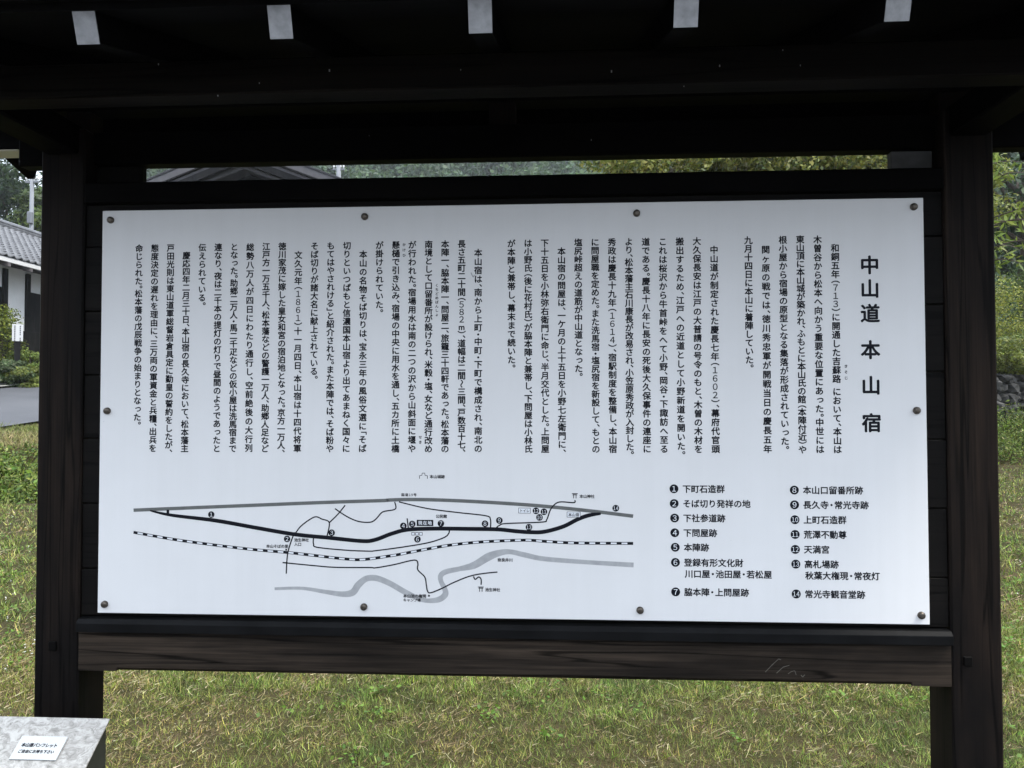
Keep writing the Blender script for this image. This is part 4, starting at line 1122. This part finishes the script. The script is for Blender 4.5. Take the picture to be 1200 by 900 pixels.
# big dark trees beyond the white house
for i, (x, y, h, r) in enumerate([(-33, 44, 12.2, 3.6), (-29.2, 41.5, 10.3, 2.7), (-37.5, 47, 13.2, 4.2), (-27, 46, 11.0, 2.6), (-42.5, 45, 12.5, 4.2)]):
    z = gh_(x, y)
    lab = ['tall dark green tree with ragged sky gaps rising behind the tiled roof', 'rounded mid green tree just above the ridge of the tiled roof', 'tallest dark tree at the far left beyond the house',
           'narrow dark tree behind the utility pole', 'broad dark tree outside the left of the group beyond the house'][i]
    tree('broadleaf_tree', (x, y, z), h, (x, y, z + h * .62), (r, r, h * .38), lab, 'tree', 'trees beyond the white house', 46, 210, 0.34, [DK, MID, DK, DK, DK][i], BARK, LEAF, .3, seed=20 + i)
# clipped shrubs by the road in front of the white house
def shrub(x, y, rx, h, label, cols, seed, leaf=.07, n=26, per=170, group='shrubs in front of the white house', shape='cone', aspect=.5, zb=None):
    rg = np.random.default_rng(seed); z = gh_(x, y) if zb is None else zb
    r = new_empty('garden_shrub', (x, y, z), label, 'shrub', group)
    cl = []
    for i in range(n):
        f = rg.uniform(0.08, 1); k = (1 - f * .8) if shape == 'cone' else math.sqrt(max(.1, 1 - (f * 1.5 - .6) ** 2))
        a = rg.uniform(0, 6.28); rr = rx * k * rg.uniform(.3, 1) * .8
        cl.append(((math.cos(a) * rr, math.sin(a) * rr, f * h * .9), (rx * .34, rx * .34, h * .11)))
    MB().tube([(0, 0, -.1), (0, 0, h * .5), (0, 0, h * .85)], [.05, .04, .015], 7).build('stem', BARK, r)
    foliage('crown', cl, per, leaf, cols, LEAF, r, aspect, .1, rg=rg)
    return r
shrub(-15.01, 18.50, 0.95, 2.3, 'yellowish green layered shrub at the far left against the white wall', [(0.17, 0.20, 0.025), (0.13, 0.165, 0.02), (0.07, 0.10, 0.02)], 3)
shrub(-14.22, 18.54, 0.8, 1.0, 'low spreading dark green shrub to the right of the small white notice', [(0.08, 0.12, 0.02), (0.12, 0.155, 0.03)], 4, shape='dome')
shrub(-14.36, 17.94, 0.75, 0.75, 'low bluish green flowering shrub left of the small white notice', [(0.08, 0.12, 0.05), (0.05, 0.09, 0.03), (0.13, 0.16, 0.08)], 5, shape='dome')
shrub(-13.99, 18.06, 0.6, 0.6, 'small light green shrub at the road edge below the white notice', [(0.15, 0.19, 0.04), (0.18, 0.21, 0.05)], 6, shape='dome')

# yellow green trees seen in the slot, right half
for i, (x, y, cz, r, rz) in enumerate([(2.3, 14.3, 6.2, 1.45, 1.5), (4.3, 15.2, 6.5, 1.5, 1.6), (6.3, 14.2, 6.2, 1.35, 1.45), (5.4, 17.5, 7.0, 1.9, 1.8), (8.6, 16.2, 6.8, 1.8, 1.8)]):
    z = gh_(x, y)
    lab = ['yellow green tree at the left end of the slot foliage, with reddish sprig', 'yellow green tree with dark limbs showing in the middle of the slot foliage', 'bright yellow green tree at the right end of the slot',
           'taller green tree standing behind the slot foliage', 'leafy green tree hidden mostly behind the right post'][i]
    tree('persimmon_tree', (x, y, z), cz - z, (x, y, cz), (r, r, rz), lab, 'tree', 'trees seen through the slot', 40, 330, 0.105, YEL if i < 3 else LIT, BARK, LEAF, .13, seed=40 + i)
# long leaved young tree beside the right post
pt = new_empty('willow_tree', (5.75, 8.9, gh_(5.75, 8.9)), 'slender tree with long narrow pale leaves reaching out past the right post', 'tree')
t = MB(); rg = np.random.default_rng(9); Ps, Ns = [], []
t.tube([(0, 0, -.1), (.05, 0, 1.6), (-.05, .1, 3.4), (0, .1, 5.0)], [.09, .07, .05, .02], 8)
for k in range(44):
    a = rg.uniform(0, 6.28); h0 = rg.uniform(3.3, 4.9); L = rg.uniform(.5, 1.15)
    st_ = np.array((0, .06, h0)); pts = []
    for q in range(6):
        f = q / 5; pts.append(st_ + np.array((math.cos(a) * L * f, math.sin(a) * L * f, .75 * L * f - .75 * L * f * f)))
    t.tube([tuple(p) for p in pts], [.014, .011, .009, .007, .005, .002], 5)
    for q in range(16):
        f = rg.uniform(.2, 1) * 5; i0 = min(4, int(f)); p = pts[i0] + (pts[i0 + 1] - pts[i0]) * (f - i0)
        Ps.append(p); Ns.append((math.cos(a) * .2 + rg.normal(0, .4), math.sin(a) * .2 + rg.normal(0, .4), .8))
t.build('trunk', BARK, pt, smooth=True)
V, Fq = leaf_quads(np.array(Ps), np.array(Ns), .15, .24, .5, .25, rg)
np_mesh('crown', V, Fq, LEAF, pt, np.repeat(palette(len(Ps), [(0.17, 0.23, 0.04), (0.22, 0.27, 0.06), (0.11, 0.16, 0.03)], .15, rg), 4, 0))
# hedge bushes on the terrace above the stone wall
def bush(name, x, y, rx, h, label, cols, seed, leaf=.085, n=38, per=320, group='bushes on the terrace at the right'):
    rg = np.random.default_rng(seed); z = gh_(x, y)
    r = new_empty(name, (x, y, z), label, 'bush', group); cl = []
    for i in range(n):
        d = rg.normal(0, 1, 3); d /= np.linalg.norm(d); d[2] = abs(d[2])
        k = rg.uniform(.35, 1); cl.append(((d[0] * rx * k, d[1] * rx * k, max(.15, d[2] * h * k)), (rx * .32, rx * .32, h * .17)))
    MB().tube([(0, 0, -.1), (.05, 0, h * .4), (0, .05, h * .8)], [.07, .05, .015], 7).build('stem', BARK, r)
    foliage('crown', cl, per, leaf, cols, LEAF, r, .5, .1, rg=rg)
def at_st(s, t): return (TL[0] + s * TD[0] + t * TN[0], TL[1] + s * TD[1] + t * TN[1])
BU = [(23.2, 2.0, 1.2, 1.2, LIT, 'low light green bush hanging over the top of the stone wall'), (24.8, 2.2, 1.2, 1.3, MID, 'darker bush beside the light one on top of the stone wall'), (21.4, 2.2, 1.3, 1.5, LIT, 'light bush on the wall partly behind the right post'),
      (25.4, 4.2, 1.9, 3.3, [(0.19, 0.21, 0.028), (0.24, 0.25, 0.05), (0.11, 0.14, 0.022)], 'tall bright green bush in the middle of the terrace beyond the right post'), (28.2, 4.6, 1.8, 3.0, MID, 'mid green bush at the right end of the terrace'), (22.4, 4.6, 1.9, 3.2, LIT, 'tall light bush on the terrace hidden behind the right post'),
      (26.8, 2.3, 1.3, 1.5, LIT, 'low bush at the far right end of the stone wall')]
for i, (s, t_, rx, h, cols, lab) in enumerate(BU):
    x, y = at_st(s, t_); bush('terrace_bush', x, y, rx, h, lab, cols, 70 + i)
for i, (x, y, h, r) in enumerate([(19.5, 31, 10.5, 3.6), (25, 33, 11.5, 4.0), (15, 33, 10.0, 3.2)]):
    z = gh_(x, y)
    tree('dark_tree', (x, y, z), h, (x, y, z + h * .58), (r, r, h * .42), ['dark tree standing behind the bright bush at the right edge', 'tallest dark tree at the far right behind the terrace', 'dark tree behind the right post'][i], 'tree', 'dark trees behind the terrace', 40, 200, .3, DK, BARK, LEAF, .28, seed=90 + i)

# the wooded mountainside behind everything: reads as one mass
rg = np.random.default_rng(77); cl = []
while len(cl) < 5200:
    d = math.sqrt(rg.uniform(95 ** 2, 300 ** 2)); a = math.radians(rg.uniform(-60, 75))
    x, y = math.sin(a) * d, math.cos(a) * d; z = gh_(x, y); k = d / 200
    s = rg.uniform(2.0, 4.2) * (0.7 + .4 * k)
    cl.append(((x, y, z + s * .7), (s, s, s * rg.uniform(.9, 1.5))))
ff = foliage('far_wood', cl, 85, 1.15, [(0.028, 0.06, 0.02), (0.04, 0.075, 0.025), (0.055, 0.095, 0.03), (0.022, 0.05, 0.022)], LEAF, None, .7, 0, .15, clump_var=.28, rg=rg)
tag(ff, 'misty green forest covering the mountainside behind the houses', 'forest', kind='stuff')
